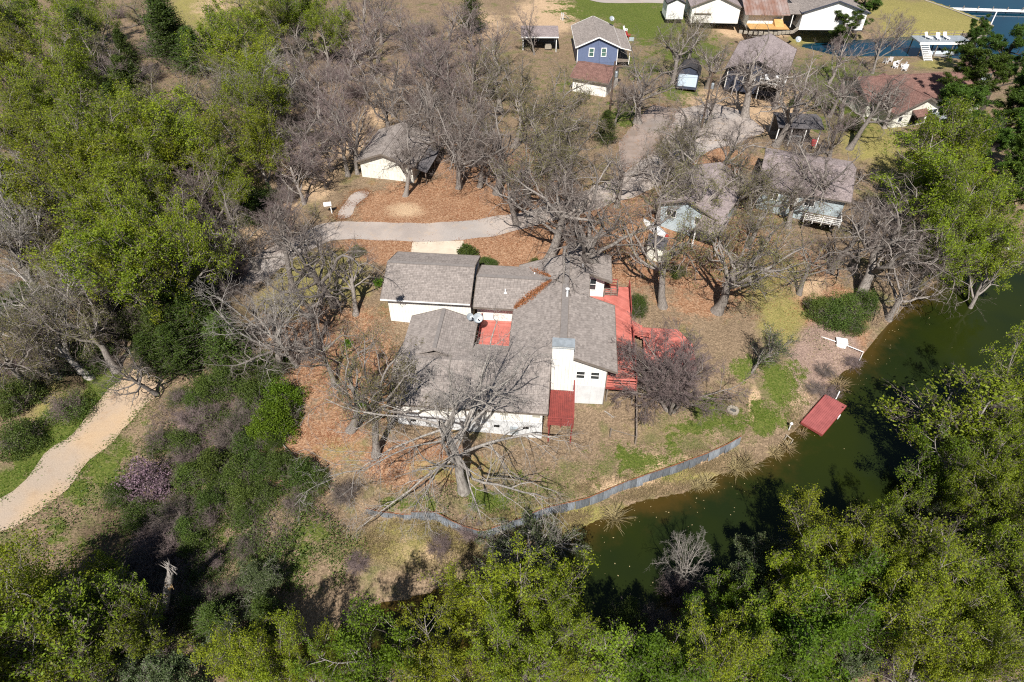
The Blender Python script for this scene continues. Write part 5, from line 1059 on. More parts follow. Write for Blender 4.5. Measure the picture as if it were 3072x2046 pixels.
# corrugated metal retaining wall
r = empty('retaining_wall', (0, 0, 0), 0, 'curving corrugated metal retaining wall below the lawn', 'retaining wall')
mb = MB(); nr = 20
for k in range(nr):
    y0, y1 = (.028 * math.sin(k * math.pi / 2.0), .028 * math.sin((k + 1) * math.pi / 2.0)); x0, x1 = k / nr - .5, (k + 1) / nr - .5
    mb.poly([(x0, y0, -.9), (x1, y1, -.9), (x1, y1, .2), (x0, y0, .2)]); mb.poly([(x1, y1 + .012, -.9), (x0, y0 + .012, -.9), (x0, y0 + .012, .2), (x1, y1 + .012, .2)])
pan = mb.mesh('wall_panel', M['galv']); mb = MB(); mb.beam((-.5, .05, .16), (.5, .05, .16), .07, .05); capm = mb.mesh('cap_rail', M['rust'])
mb = MB(); mb.beam((0, .1, -1.0), (0, .1, .1), .09, .09); pom = mb.mesh('post', M['rust'])
seg = np.hypot(*np.diff(WALL, axis=0).T); cum = np.concatenate([[0], np.cumsum(seg)]); tot = cum[-1]; NP = int(tot / .62)
def on_wall(s): i = min(int(np.searchsorted(cum, s, 'right')) - 1, len(seg) - 1); t = (s - cum[i]) / seg[i]; return WALL[i] + (WALL[i + 1] - WALL[i]) * t
for k in range(int(NP * .88)):
    a, b = on_wall(k * tot / NP), on_wall((k + 1) * tot / NP); c = (a + b) / 2; L = float(np.hypot(*(b - a))); z = -2.62 - (.35 if k < 6 else 0) - .4 * max(0, (k - NP + 12) / 12)
    an = rot_of(a, b); tilt = (random.uniform(-.16, .02), random.uniform(-.03, .03), an + random.uniform(-.05, .05))
    link('wall_panel', pan, r, (c[0], c[1], z + random.uniform(-.10, .03)), tilt, (L * .97, 1, 1)); link('cap_rail', capm, r, (c[0], c[1], z), (0, 0, an), (L, 1, 1))
    if k % 5 == 0: link('post', pom, r, (a[0], a[1], z), (0, 0, an))
# concrete pad in front of the garage, pad by the near bank
sheet('concrete_pad', [(948, 557.5), (1065, 553.5), (1071, 592), (944, 590)], M['concrete'], 'pale concrete apron between driveway and garage', .036, rag=0)
sheet('patio_slab', [(2052, 1490), (2115, 1488), (2118, 1600), (2045, 1600)], track_mat('slab', (.34, .30, .23), (.28, .25, .20), (.22, .2, .16)), 'pale path of slabs between the trees at lower right', .03, rag=.05)
sheet('shore_path', [(2175, 600), (2230, 595), (2262, 592), (2255, 606), (2215, 618), (2178, 612)], M['dirt'], 'sandy landing at the cove edge', .04, rag=.12)
# cove dock with boards, right edge
a, b, c, d = at(3010, 740, -3.7), at(3110, 765, -3.7), at(3110, 735, -3.7), at(3045, 728, -3.7)
r = empty('cove_dock', (0, 0, 0), 0, 'grey boarded dock at the right edge of the cove', 'dock'); planks(r, [tuple(q[:2]) for q in (a, b, c, d)], -3.7, 1.2, .2, M['wood_grey']); mb = MB(); mb.beam(a - np.array([0, 0, .12]), b - np.array([0, 0, .12]), .06, .22); mb.build('frame', M['trim'], r)
p = G(2848, 740); r = empty('rock_pile', p, 0, 'heap of pale rocks on the cove bank', 'rocks')
for k in range(9):
    mb = MB(); s = random.uniform(.18, .4); rg = [(s * math.cos(t + random.uniform(-.2, .2)), s * math.sin(t)) for t in np.linspace(0, 2 * math.pi, 7)[:-1]]; mb.prism([(x, y, -.2) for x, y in rg], [(x * .7, y * .7, s * .8) for x, y in rg]); mb.build('rock', M['stone'], r, loc=(random.uniform(-.9, .9), random.uniform(-.6, .6), 0), rot=(0, 0, random.uniform(0, 6)))
# utility poles and wires
def pole(px, py, Hh, label, cross=True):
    p = G(px, py); r = empty('utility_pole', p, .2, label, 'utility pole'); mb = MB(); mb.tube([(0, 0, -.4), (0, 0, Hh)], [.17, .11], 10); mb.build('post', M['pole'], r)
    if cross: mb = MB(); mb.beam((-1, 0, Hh - .6), (1, 0, Hh - .6), .1, .12); mb.build('crossarm', M['pole'], r)
    mb = MB(); mb.lathe([(.2, 0), (.22, .1), (.22, .7), (.15, .78)], 12, (.36, 0, Hh - 2.2)); mb.build('transformer', M['metal_grey'], r)
    return p + np.array([0, 0, Hh])
t1 = pole(1827, 359, 8.5, 'dark wooden utility pole on the hillside lawn near the workshop'); t2 = pole(2104, 385, 8.0, 'wooden utility pole beside the gravel court with white meter')
p = G(2107, 372); mb = MB(); mb.box(-.28, .28, -.12, .12, .5, 1.5); mb.box(-.05, .05, -.05, .05, -.2, .5); t = mb.build('meter_cabinet', M['metal_white']); t.location = (p[0] - .3, p[1] - .5, p[2]); tag(t, 'white meter cabinet at the foot of the court pole', 'cabinet')
def wire(a, b, sag, label):
    pts = [np.array(a) * (1 - t) + np.array(b) * t - np.array([0, 0, sag * 4 * t * (1 - t)]) for t in np.linspace(0, 1, 14)]
    mb = MB(); mb.tube(pts, .014, 4); tag(mb.build('power_line', M['wire']), label, 'cable')
wire(t1 - [0, 0, .5], t2 - [0, 0, .5], .7, 'overhead cable strung between the two utility poles'); wire(t1 - [0, 0, .6], HW(-8, 14, 3.0), .9, 'service cable from the hillside pole down to the white house'); wire(t1 - [0, 0, .6], np.array([14.8, 116.5, 4.2]), .3, 'service cable from the hillside pole to the blue house gable')
# play things by the carport
p = G(1690, 60); r = empty('swing_slide', p, .6, 'pale blue slide and swing frame behind the carport', 'play set'); mb = MB(); mb.beam((-.3, 0, 1.3), (1.4, 0, .1), .5, .06); mb.build('slide', M['paleblue'], r); mb = MB()
for x in (-.5, -.1): mb.beam((x, -.3, 0), (-.3, -.25, 1.5), .06); mb.beam((x, .3, 0), (-.3, .25, 1.5), .06)
mb.build('frame', M['metal_white'], r)
for (x, y), lb in zip(((1876, 96), (1884, 112), (1894, 122)), ('white plastic chair at the right corner of the blue house', 'red patio chair beside the blue house porch', 'pale blue cooler by the blue house porch')):
    p = G(x, y)
    if 'cooler' in lb: mb = MB(); mb.box(-.45, .45, -.25, .25, 0, .45); mb.box(-.47, .47, -.27, .27, .45, .52); t = mb.build('cooler', M['paleblue']); t.location = tuple(p); tag(t, lb, 'cooler')
    else: t = link('patio_chair', lc if 'white' in lb else lc.copy(), None, p, (0, 0, 1)); tag(t, lb, 'chair'); 
    if 'red' in lb: t.data.materials[0] = M['boat_red']
# ------------------------------------------------------------------ planting
PD = {}
for k, lst in PROTO.items():
    for i, (tm_, cm_) in enumerate(lst):
        n = len(cm_.vertices); co = np.empty(n * 3, np.float32); cm_.vertices.foreach_get('co', co); co = co.reshape(-1, 3)
        c0 = np.median(co[:, :2], 0); PD[(k, i)] = (float(np.percentile(np.hypot(*(co[:, :2] - c0).T), 93)), float(np.percentile(co[:, 2], 98.5)))
KIND = {'bare': ('bare_oak', 'bare grey oak', 'tree', 'bare grey oaks'), 'bud': ('budding_oak', 'olive budding oak', 'tree', 'budding oaks'), 'thin': ('bare_tree', 'purple grey leafless tree', 'tree', 'leafless thicket trees'),
        'leafy': ('leafing_tree', 'yellow green leafing tree', 'tree', 'yellow green trees'), 'green': ('green_tree', 'fresh green leafy tree', 'tree', 'fresh green trees'), 'lime': ('thin_green_tree', 'thin lime green tree', 'tree', 'thin lime green trees'), 'sage': ('pale_leafed_tree', 'sage green small tree', 'tree', 'sage green trees'),
        'pale': ('pale_bare_tree', 'pale barked leafless tree', 'tree', 'pale leafless trees'), 'cedar': ('cedar_tree', 'dark green cedar', 'tree', 'dark cedars'), 'pine': ('pine_tree', 'tall green pine', 'tree', 'pines by the cove'),
        'shrub': ('green_shrub', 'dense green shrub', 'shrub', 'green shrubs'), 'holly': ('holly_bush', 'glossy bright green bush', 'bush', 'glossy bushes'), 'scrub': ('scrub_bush', 'tangled half green scrub bush', 'bush', 'scrub bushes'),
        'brush': ('brush_thicket', 'leafless brown brush', 'bush', 'brown brush'), 'redbud': ('redbud_bush', 'purple pink flowering redbud', 'bush', None), 'ball': ('clipped_shrub', 'round clipped dark green shrub', 'shrub', None),
        'crape': ('crape_myrtle', 'many stemmed bare crape myrtle dome', 'tree', None), 'young': ('young_tree', 'slender young upright tree', 'tree', None), 'droop': ('drooping_tree', 'drooping pale green tree', 'tree', None), 'dead': ('dead_oak', 'huge spreading dead grey oak', 'tree', None)}
LM = [('garage outbuilding', 910, 370), ('blue house', 1380, 90), ('open carport', 1240, 90), ('garage wing', 995, 640), ('white chimney', 1292, 830), ('front wing', 1080, 960), ('red side deck', 1430, 780), ('crape myrtle', 1560, 820),
      ('red dock', 1895, 950), ('pump box', 1932, 790), ('dirt road end', 350, 870), ('dirt road', 150, 1090), ('driveway bend', 720, 550), ('gravel court', 1500, 300), ('navy house', 1770, 160), ('barn shed', 1585, 175), ('black pavilion', 1830, 300),
      ('pale blue house', 1870, 420), ('taupe roof house', 1590, 450), ('brown roof house', 2130, 220), ('boathouse', 2180, 110), ('cove landing', 2220, 605), ('garden shed', 1505, 570), ('metal wall end', 870, 1172), ('metal wall bend', 1740, 940),
      ('creek mouth', 1000, 1380), ('broken trunk', 355, 1350), ('slab path', 2080, 1530), ('far field', 500, 20), ('top left corner', 60, 40), ('left edge', 30, 600), ('bottom left corner', 60, 1520), ('bottom right corner', 2300, 1520), ('pond narrows', 1420, 1380), ('dark inlet', 2000, 1120), ('white gabled house', 1870, 30), ('satellite dishes', 1080, 715), ('redbud', 330, 1095)]
USED = {}
HT = {'bare': (4.5, 1.0), 'bud': (4.5, 1.0), 'thin': (4.5, 1.1), 'leafy': (6.0, 1.3), 'green': (4.6, 1.4), 'lime': ('thin_green_tree', 'thin lime green tree', 'tree', 'thin lime green trees'), 'sage': (1.5, 1.2), 'lime': (4.2, 1.8), 'pale': (4.5, 1.1), 'cedar': (1.2, 2.3), 'pine': (5.5, 2.0)}
PLANTED = []
rngp = np.random.default_rng(5)
def place(kind, x, y, R, hs=1.0, base=False, var=None, lean=None, rz=None, label=None, zoff=0.0):
    lst = PROTO[kind]; i = (len(USED.setdefault(('n', kind), [])) if var is None else var) % len(lst); USED.setdefault(('n', kind), []).append(1)
    r0, h0 = PD[(kind, i)]; s = R / r0; a_, b_ = HT.get(kind, (0, 0)); hs = hs * ((a_ + b_ * R) / (h0 * s) * (rngp.uniform(.82, 1.2) if not label else 1.0) if b_ or a_ else 1.0); H = h0 * s * hs
    if base: p = Gd(x, y)
    else:
        z = -1.0
        for _ in range(8): p = atd(x, y, z + .60 * H); z = hz(p[0], p[1])
        p = np.array([p[0], p[1], z])
    name, desc, cat, grp = KIND[kind]
    o = empty(name, (p[0], p[1], p[2] + zoff), rngp.uniform(0, 6.28) if rz is None else rz, None, cat, grp); o.scale = (s, s, s * hs)
    if lean: o.rotation_mode = 'XYZ'; o.rotation_euler = (lean[1], lean[0], o.rotation_euler[2])
    else: o.rotation_euler = (rngp.normal(0, .07), rngp.normal(0, .07), o.rotation_euler[2])
    tn, cn = ('stems', 'foliage') if kind in ('shrub', 'holly', 'scrub', 'brush', 'redbud', 'ball') else ('trunk', 'crown')
    link(tn, lst[i][0], o); link('twigs' if kind == 'brush' else cn, lst[i][1], o)
    PLANTED.append((o, desc, x, y, R, label)); return o
def T(kind, pts, **k):
    for q in pts: place(kind, q[0], q[1], q[2], q[3] if len(q) > 3 else 1.0, **k)
# --- named ones first
place('dead', 1066, 1128, 9.0, 1.12, base=True, rz=.6, label='huge spreading dead oak with drooping pale limbs in front of the white front wing')
place('crape', 1542, 944, 4.8, 1.0, base=True, label='many stemmed bare crape myrtle dome right of the red side deck')
place('young', 1728, 857, 1.7, .8, base=True, label='slender young tree alone on the lawn right of the crape myrtle')
place('droop', 1225, 1310, 4.2, .8, base=True, rz=-.5, label='pale green tree drooping from the bank over the pond narrows')
place('ball', 1075, 588, 1.05, 1.0, base=True, label='round clipped dark shrub at the right corner of the concrete apron')
place('redbud', 332, 1100, 2.0, 1.0, label='purple pink flowering redbud beside the dirt road')
# oaks of the yard, by their bases
place('bare', 1262, 598, 7.6, 1.05, base=True, var=0, lean=(.10, 0), rz=.3, label='great bare oak rising just behind the main roof peak')
place('bare', 1386, 682, 7.0, 1.25, base=True, var=1, lean=(.26, -.1), rz=2.2, label='leaning bare oak growing through the gap in the red deck')
place('bud', 1524, 703, 6.2, 1.2, base=True, var=0, lean=(.16, -.06), rz=1.2, label='grey trunked budding oak just right of the garden shed')
place('bud', 1646, 715, 6.0, 1.1, base=True, var=1, lean=(.04, -.1), label='budding oak with a bare pale trunk on the right hand lawn')
place('bare', 1978, 690, 7.6, .95, base=True, var=2, lean=(.30, .12), rz=.9, label='big bare oak leaning out over the water above the pump box')
place('bare', 770, 700, 5.6, 1.1, base=True, var=3, lean=(-.26, -.1), rz=.5, label='bare oak leaning left beside the garage wing')
place('bud', 864, 1046, 3.6, 1.7, base=True, var=2, label='tall narrow oak with bright mistletoe clumps left of the front wing')
place('bud', 806, 988, 5.2, 1.05, base=True, var=0, lean=(-.12, 0), label='budding oak leaning over the leaf litter left of the front wing')
place('pale', 680, 842, 5.0, 1.0, base=True, var=0, lean=(-.28, 0), label='pale limbed bare tree leaning towards the dark cedars')
place('bare', 1055, 432, 5.4, 1.15, base=True, label='bare oak with a thick trunk on the leaf litter right of the garage outbuilding')
place('bare', 932, 450, 3.6, 1.1, base=True, var=2, label='forked small bare oak in front of the cream garage doors')
place('bare', 1142, 444, 5.6, 1.1, base=True, label='bare oak on the leaf litter above the driveway middle')
place('bare', 1004, 370, 5.6, 1.15, base=True, label='bare oak close against the right side of the garage outbuilding')
place('thin', 822, 400, 4.0, 1.2, base=True, label='leafless tree close against the left side of the garage outbuilding')
place('thin', 750, 430, 3.2, .9, base=True, label='vase shaped leafless tree in the clearing left of the garage outbuilding')
place('bare', 1462, 282, 5.6, 1.1, base=True, label='twisted bare oak between the workshop and the gravel court')
place('bare', 1712, 268, 6.6, 1.15, base=True, lean=(.06, 0), label='tallest bare oak in front of the navy house')
place('bare', 1782, 335, 5.6, 1.3, base=True, lean=(.12, 0), label='bare oak standing at the left end of the black pavilion')
place('pale', 628, 338, 5.2, 1.3, base=True, label='tall pale trunked tree at the forest edge above the driveway bend')
place('pale', 108, 690, 6.0, 1.1, base=True, lean=(-.25, 0), label='pale fan limbed bare tree at the left edge')
place('pale', 205, 865, 5.2, 1.1, base=True, lean=(-.5, 0), label='pale tree leaning hard left beside the dirt road end')
place('bare', 360, 905, 2.6, 1.0, base=True, lean=(-.3, 0), label='small bare oak at the right verge of the dirt road end')
place('bare', 1905, 395, 5.8, 1.0, label='bare oak spreading over the roof of the pale blue house')
place('bare', 1480, 200, 4.5, 1.0, label='bare oak on the lawn right of the blue house')
place('leafy', 1170, 1435, 3.8, 1.0, label='large yellow green tree at the bottom centre')
place('lime', 2235, 985, 4.0, 1.0, label='large fresh green tree leaning over the water at the right edge')
# --- forest, upper left
T('leafy', [(60, 60, 5.5), (160, 20, 5), (25, 170, 5), (105, 150, 5.5), (60, 320, 5), (240, 320, 5.2), (335, 320, 5.4), (160, 360, 5), (430, 380, 5), (300, 450, 5.2), (130, 470, 5), (205, 545, 5.2), (330, 520, 5), (405, 570, 4.4),
            (270, 600, 4.6), (450, 330, 4.6), (520, 110, 5), (565, 60, 5), (610, 150, 5), (645, 50, 4.6), (700, 20, 4.5), (600, 235, 4.6), (390, 610, 3.6), (500, 430, 4.2), (20, 420, 4.6), (740, 60, 4.2), (350, 400, 4.5), (90, 230, 4.6)])
T('bud', [(480, 220, 5), (180, 265, 5), (60, 400, 4.5), (380, 245, 5), (560, 290, 4.8), (235, 110, 5), (120, 600, 4.5), (150, 700, 4.5), (60, 760, 4.5), (210, 750, 4), (1150, 170, 5), (1205, 190, 5), (1180, 250, 4.6), (1260, 220, 5), (1110, 300, 5), (1235, 300, 5), (1310, 310, 4.8),
          (1320, 385, 4.6), (1215, 360, 5), (1600, 350, 4.4), (1545, 330, 4.4), (1700, 410, 4.6), (1640, 440, 4.8), (1740, 490, 4.4), (1560, 110, 4.8), (1100, 200, 4), (1590, 70, 4.5), (1690, 580, 4)])
T('cedar', [(190, 90, 3.4, 1.2), (170, 150, 3.0, 1.2), (400, 70, 3.6, 1.3), (360, 40, 3.2, 1.3), (435, 110, 3, 1.1), (297, 110, 1.9, 1.7), (312, 195, 2.8, 1.2), (255, 205, 2.6), (275, 250, 2.4), (660, 15, 2.4, 1.3), (400, 690, 2.2), (362, 745, 1.9), (450, 720, 2.0), (405, 800, 2.0), (500, 770, 1.9), (350, 810, 1.8), (1085, 15, 2.6, 1.2), (140, 250, 2.4), (425, 640, 1.9), (560, 460, 2.2), (1395, 285, 1.5, .9)])
T('thin', [(790, 110, 4.6), (860, 75, 4.4), (940, 50, 4.4), (1015, 80, 4.6), (760, 200, 4.4), (835, 165, 4.6), (905, 150, 4.2), (975, 150, 4.6), (1040, 170, 4.6), (725, 270, 4), (790, 250, 4), (290, 170, 4.2), (250, 140, 4), (110, 420, 4.2), (330, 260, 3.4),
           (640, 470, 3.4), (680, 390, 3.6), (2035, 90, 3.8), (1930, 120, 3.8), (1965, 190, 3.6), (1895, 195, 3.2), (1940, 270, 3.6), (2080, 40, 3), (1090, 60, 4.2), (820, 30, 4.2), (1140, 100, 4), (700, 160, 4), (1230, 55, 2.6), (1420, 225, 2.6)])
T('bare', [(1190, 430, 4.6), (1340, 450, 4.4), (1100, 340, 4.4), (1270, 350, 4.4), (1640, 130, 4.4), (1950, 520, 4.8), (1870, 590, 3.8), (2050, 480, 4.6), (1840, 440, 4.0), (640, 560, 4.2), (580, 700, 3.6), (620, 770, 4.0), (960, 270, 4), (560, 520, 3.6), (2090, 640, 4.6), (1430, 380, 4), (1030, 260, 4.2), (800, 640, 3.4), (745, 790, 3.6), (700, 700, 3.4), (880, 230, 4), (1990, 240, 5.0), (1930, 200, 4.4), (1800, 180, 4.4), (1590, 300, 4.6), (1660, 330, 4.4), (1530, 420, 4.2), (1860, 330, 4.2), (1745, 420, 4.0), (2060, 230, 3.8), (1640, 220, 3.8)])
# --- right side
T('leafy', [(2170, 430, 6), (2240, 500, 5.5), (2110, 390, 4.4), (2290, 560, 4.6), (2285, 620, 3.2), (2180, 520, 4.6), (2220, 380, 4.4)])
T('pine', [(2245, 190, 4.0, .9), (2290, 270, 4.2, .9), (2185, 270, 3.4, .9), (2310, 150, 3.8, .9), (2225, 330, 3.4, .9), (2330, 330, 4, .9), (2345, 215, 4, .9), (2260, 100, 2.6, .9), (1955, 40, 3.6, .8), (1985, 15, 3.2, .8), (2330, 410, 3.4, .9)])
T('shrub', [(2300, 420, 2.4), (1960, 280, 1.8), (1880, 700, 1.5), (1925, 720, 2.0), (1945, 700, 1.8), (1960, 740, 1.4), (1990, 690, 1.6), (1465, 705, 1.1), (1466, 690, 1.0), (1760, 200, .8), (1825, 235, .9)])
T('shrub', [(1110, 598, .7), (1122, 600, .7), (1134, 602, .6), (1230, 600, .6), (820, 575, .9), (1560, 620, .9)])
# --- left of the house
T('holly', [(632, 950, 2.0), (645, 900, 1.7), (600, 985, 1.5)])
T('shrub', [(620, 835, 1.8), (580, 900, 1.7), (420, 1010, 1.5), (480, 1065, 1.7), (540, 1085, 1.6), (430, 1090, 1.4), (560, 1020, 1.5), (690, 1085, 1.5), (600, 1130, 1.3), (510, 870, 1.7), (550, 840, 1.8), (470, 890, 1.5), (30, 1000, 1.9), (30, 900, 1.9), (720, 1100, 1.2), (640, 1060, 1.3), (320, 1180, 1.5), (270, 1130, 1.2), (560, 1180, 1.1), (480, 1150, 1.2)])
T('scrub', [(480, 950, 1.6), (545, 970, 1.6), (470, 1190, 1.6), (560, 1260, 1.2), (480, 1290, 1.4), (540, 1350, 1.4), (360, 1010, 1.4), (90, 840, 2.0), (150, 930, 1.9), (160, 820, 2.0), (250, 1340, 1.7), (410, 1160, 1.5), (680, 1150, 1.2), (460, 1380, 1.6), (430, 1300, 1.4)])
T('brush', [(440, 960, 1.7), (390, 1190, 1.6), (370, 1250, 1.7), (520, 1000, 1.5), (340, 1500, 1.8), (1895, 850, 1.3, .5), (1905, 900, 1.3, .5), (1870, 890, 1.1, .5), (1080, 1215, 1.2), (1150, 1260, 1.3), (1010, 1250, 1.1, .7), (790, 1130, 1.3, .7), (1560, 1350, 1.5), (220, 700, 1.8), (100, 800, 2.0), (530, 560, 1.8), (540, 620, 1.6), (510, 660, 1.6), (620, 480, 1.8), (660, 440, 1.8), (1690, 1490, 1.4), (570, 930, 1.4), (1960, 830, 1.1, .5), (310, 1310, 1.7), (820, 1290, 1.1, .6)])
# --- lower left and bottom
T('lime', [(60, 1430, 2.6), (150, 1400, 2.2), (225, 1400, 1.8), (110, 1510, 2.6), (30, 1545, 2.4), (300, 1380, 1.4), (10, 1480, 2.4), (190, 1530, 2.0), (270, 1440, 1.6), (40, 1370, 2.0), (310, 1440, 1.4), (240, 1330, 1.3)])
T('sage', [(250, 1550, 2.0), (420, 1540, 1.8), (1740, 1260, 2.2), (1775, 1330, 2.0), (2130, 1215, 1.6), (600, 1350, 1.5), (540, 1440, 1.6)])
T('green', [(880, 1510, 2.6), (1500, 1500, 2.2), (1610, 1440, 1.8), (1690, 1470, 2.2), (1945, 1400, 2.6), (1850, 1470, 2.6), (1780, 1530, 2.2), (1930, 1500, 2.4), (2170, 1080, 3.0), (1660, 1400, 1.5)])
T('leafy', [(560, 1500, 2.4), (630, 1550, 2.2), (700, 1560, 2.0), (1045, 1400, 2.6), (1285, 1420, 2.8), (1010, 1520, 2.6), (1330, 1510, 2.2), (1220, 1550, 2.4), (1560, 1535, 2.4), (1660, 1550, 2.2), (1895, 1255, 3.4), (1840, 1320, 2.8), (1990, 1320, 3.2), (2060, 1400, 2.8), (2150, 1410, 3.0), (2250, 1430, 3.0), (2310, 1490, 2.8), (2190, 1500, 2.8), (2335, 1380, 2.6), (2110, 1550, 2.2), (2285, 1080, 3.0), (2315, 900, 3.0), (2205, 1150, 2.4), (2335, 1160, 2.8), (2260, 1560, 2.6), (1100, 1560, 2.2), (2335, 1010, 3.0)])
# thicker planting between the ones above : fills the woods without crowding
def fill(kinds, x0, x1, y0, y1, n, sep, ok=None, seed=1):
    rg = np.random.default_rng(seed); done = 0
    for _ in range(n * 6):
        if done >= n: break
        x, y = rg.uniform(x0, x1), rg.uniform(y0, y1)
        if ok and not ok(x, y): continue
        if any((t[2] - x) ** 2 + (t[3] - y) ** 2 < sep * sep for t in PLANTED): continue
        k, a, b = kinds[rg.integers(len(kinds))]; place(k, x, y, rg.uniform(a, b)); done += 1
fill([('brush', 1.8, 2.8), ('bud', 3.6, 4.6), ('thin', 3, 4), ('leafy', 3.2, 4.4), ('shrub', 1.6, 2.4), ('brush', 2, 2.8)], 0, 660, 0, 560, 60, 34, lambda x, y: not (440 < x < 560 and y < 50), 5)
fill([('thin', 3.2, 4.2), ('thin', 3, 4), ('brush', 1.8, 2.6), ('bare', 3.2, 4)], 660, 1130, 20, 330, 34, 36, lambda x, y: not (790 < x < 1020 and y > 250), 6)
fill([('brush', 1.6, 2.4), ('shrub', 1.6, 2.4), ('bud', 3, 4)], 0, 330, 560, 840, 16, 40, None, 7)
fill([('leafy', 2.0, 2.8), ('lime', 1.8, 2.4), ('brush', 1.2, 1.8), ('sage', 1.4, 2), ('leafy', 2.0, 2.8)], 1960, 2354, 1200, 1568, 22, 48, lambda x, y: not (2045 < x < 2125 and y > 1440), 8)
fill([('lime', 1.4, 2.2), ('brush', 1.2, 1.7), ('shrub', 1, 1.6), ('green', 1.4, 2)], 1400, 1960, 1420, 1568, 12, 46, None, 9)
fill([('scrub', 1.0, 1.7), ('brush', 1, 1.6), ('shrub', .8, 1.3)], 320, 640, 900, 1440, 18, 34, lambda x, y: (x > 400 or y > 1000) and not (x > 560 and y > 1120), 10)
T('pale', [(1595, 1290, 2.2, 1.0), (2260, 1200, 2.2), (1160, 1555, 2.0)])
T('cedar', [(490, 1420, 1.4, .8), (610, 1420, 1.4, .8)])
place('leafy', -45, 1400, 3.6, 1.1, label='tall yellow green tree just beyond the left edge below the dirt road')
place('leafy', -20, 1560, 3.4, 1.2, label='tall yellow green tree at the very bottom left corner')
# broken trunk : two splintered stems
p = Gd(368, 1418); r = empty('broken_trunk', p, .3, 'splintered broken tree trunk with two stumps at lower left', 'dead trunk')
rng = np.random.default_rng(8); tm = TM(); P = chain(np.array([[0, 0, -.4]]), nrm(np.array([[.5, .1, 1.]])), np.array([6.2]), 9, .05, 0, rng); tm.q(tubes(P, np.linspace(.36, .2, 10)[None, :] * (1 + .12 * np.sin(np.arange(10) * 2.1)), 12)); top = P[0, -1]
tm.t(spikes(top + rng.normal(0, .12, (26, 3)) - [0, 0, .25], top + rng.normal(0, .14, (26, 3)) + np.stack([np.zeros(26), np.zeros(26), rng.uniform(.2, 1.1, 26)], 1), np.full(26, .06))); link('stem', tm.mesh('stem', [M['bark_pale']], True), r)
tm = TM(); P2 = chain(P[:, 4], nrm(np.array([[.35, .1, 1.]])), np.array([1.7]), 5, .06, 0, rng); tm.q(tubes(P2, np.linspace(.25, .19, 6)[None, :], 10)); top = P2[0, -1]; tm.t(spikes(top + rng.normal(0, .1, (20, 3)) - [0, 0, .2], top + rng.normal(0, .12, (20, 3)) + [0, 0, .5], np.full(20, .05))); link('stump', tm.mesh('stump', [simple('split_wood', (.34, .24, .13), (.24, .16, .08), 6, .9)]), r)
# fallen limbs on the left and a few sticks about the yard
def log(x0, y0, x1, y1, rad, label, up=.3, seed=1):
    rng = np.random.default_rng(seed); a = Gd(x0, y0, .15); b = Gd(x1, y1, up); L = float(np.linalg.norm(b - a)); D = nrm((b - a)[None, :]); r = empty('fallen_log', a, 0, label, 'log'); tm = TM()
    P = chain(np.zeros((1, 3)), D, np.array([L]), 10, .05, 0, rng); R = np.linspace(rad, rad * .45, 11)[None, :]; tm.q(tubes(P, R, 9)); link('stem', tm.mesh('stem', [M['bark_pale']], True), r)
    S, D2, L2, rr = sprout(P, R, 6, .3, 1, 25, 60, .4, rng, np.array([L])); tm = TM(); B = chain(S, D2, L2, 5, .12, .05, rng); tm.q(tubes(B, np.linspace(rad * .35, .015, 6)[None, :].repeat(6, 0), 5)); link('limb', tm.mesh('limb', [M['bark_pale']], True), r)
log(190, 860, 40, 690, .30, 'thick pale log fallen towards upper left near the dirt road', 3.2, 1); log(150, 850, 0, 715, .24, 'second pale log lying parallel at the left edge', 2.6, 2); log(175, 800, 290, 690, .16, 'pale fallen limb pointing up right into the brush', 1.6, 3)
log(640, 1010, 690, 1060, .05, 'thin bare stick on the leaf litter left of the front wing', .15, 4); log(1390, 945, 1412, 958, .06, 'pale broken limb lying by the gable wall corner', .2, 5)
# labels : kind, side and nearest landmark; then what sets it apart from its fellows
def side(dx, dy):
    v = 'above' if dy < -.35 * abs(dx) else ('below' if dy > .35 * abs(dx) else ''); h = 'left of' if dx < -.4 * abs(dy) else ('right of' if dx > .4 * abs(dy) else '')
    return (v + ' ' + h) if v and h else (v or h or 'beside')
cand = {}
for t in PLANTED:
    o, desc, x, y, R, lab = t
    if lab: o['label'] = lab; continue
    nm, lx, ly = min(LM, key=lambda m: (m[1] - x) ** 2 + (m[2] - y) ** 2); d = math.hypot(lx - x, ly - y)
    far = 'close ' if d < 70 else ('' if d < 170 else 'well ')
    cand.setdefault('%s %s%s the %s' % (desc, far, side(x - lx, y - ly), nm), []).append(t)
for k, ts_ in cand.items():
    if len(ts_) == 1: ts_[0][0]['label'] = k; continue
    ts_.sort(key=lambda t: t[2])
    if len(ts_) == 2: nm_ = ['left one', 'right one']
    elif len(ts_) == 3: nm_ = ['leftmost', 'middle one', 'rightmost']
    else: nm_ = ['leftmost'] + [w + ' from left' for w in ('second', 'third', 'fourth', 'fifth', 'sixth', 'seventh', 'eighth')[:len(ts_) - 2]] + ['rightmost']
    for t, q in zip(ts_, nm_): t[0]['label'] = k + ', ' + q
# mistletoe clumps in the tall oaks
rng = np.random.default_rng(31)
def clump(x, y, z, s, label):
    p = atd(x, y, z); C = rng.normal(0, s * .3, (420, 3)); tm = TM(); tm.q(leaves(C, rng.uniform(.05, .1, 420), rng, .4)); o = link('mistletoe', tm.mesh('mistletoe', [M['leaf_green']]), None, p); tag(o, label, 'mistletoe')
for x, y, z, s, lb in ((870, 650, 8, .55, 'top'), (835, 930, 5.5, .5, 'lowest'), (905, 900, 4.5, .35, 'right hand'), (800, 790, 6, .5, 'left hand')): clump(x, y, z, s, lb + ' bright mistletoe clump in the oaks left of the front wing')
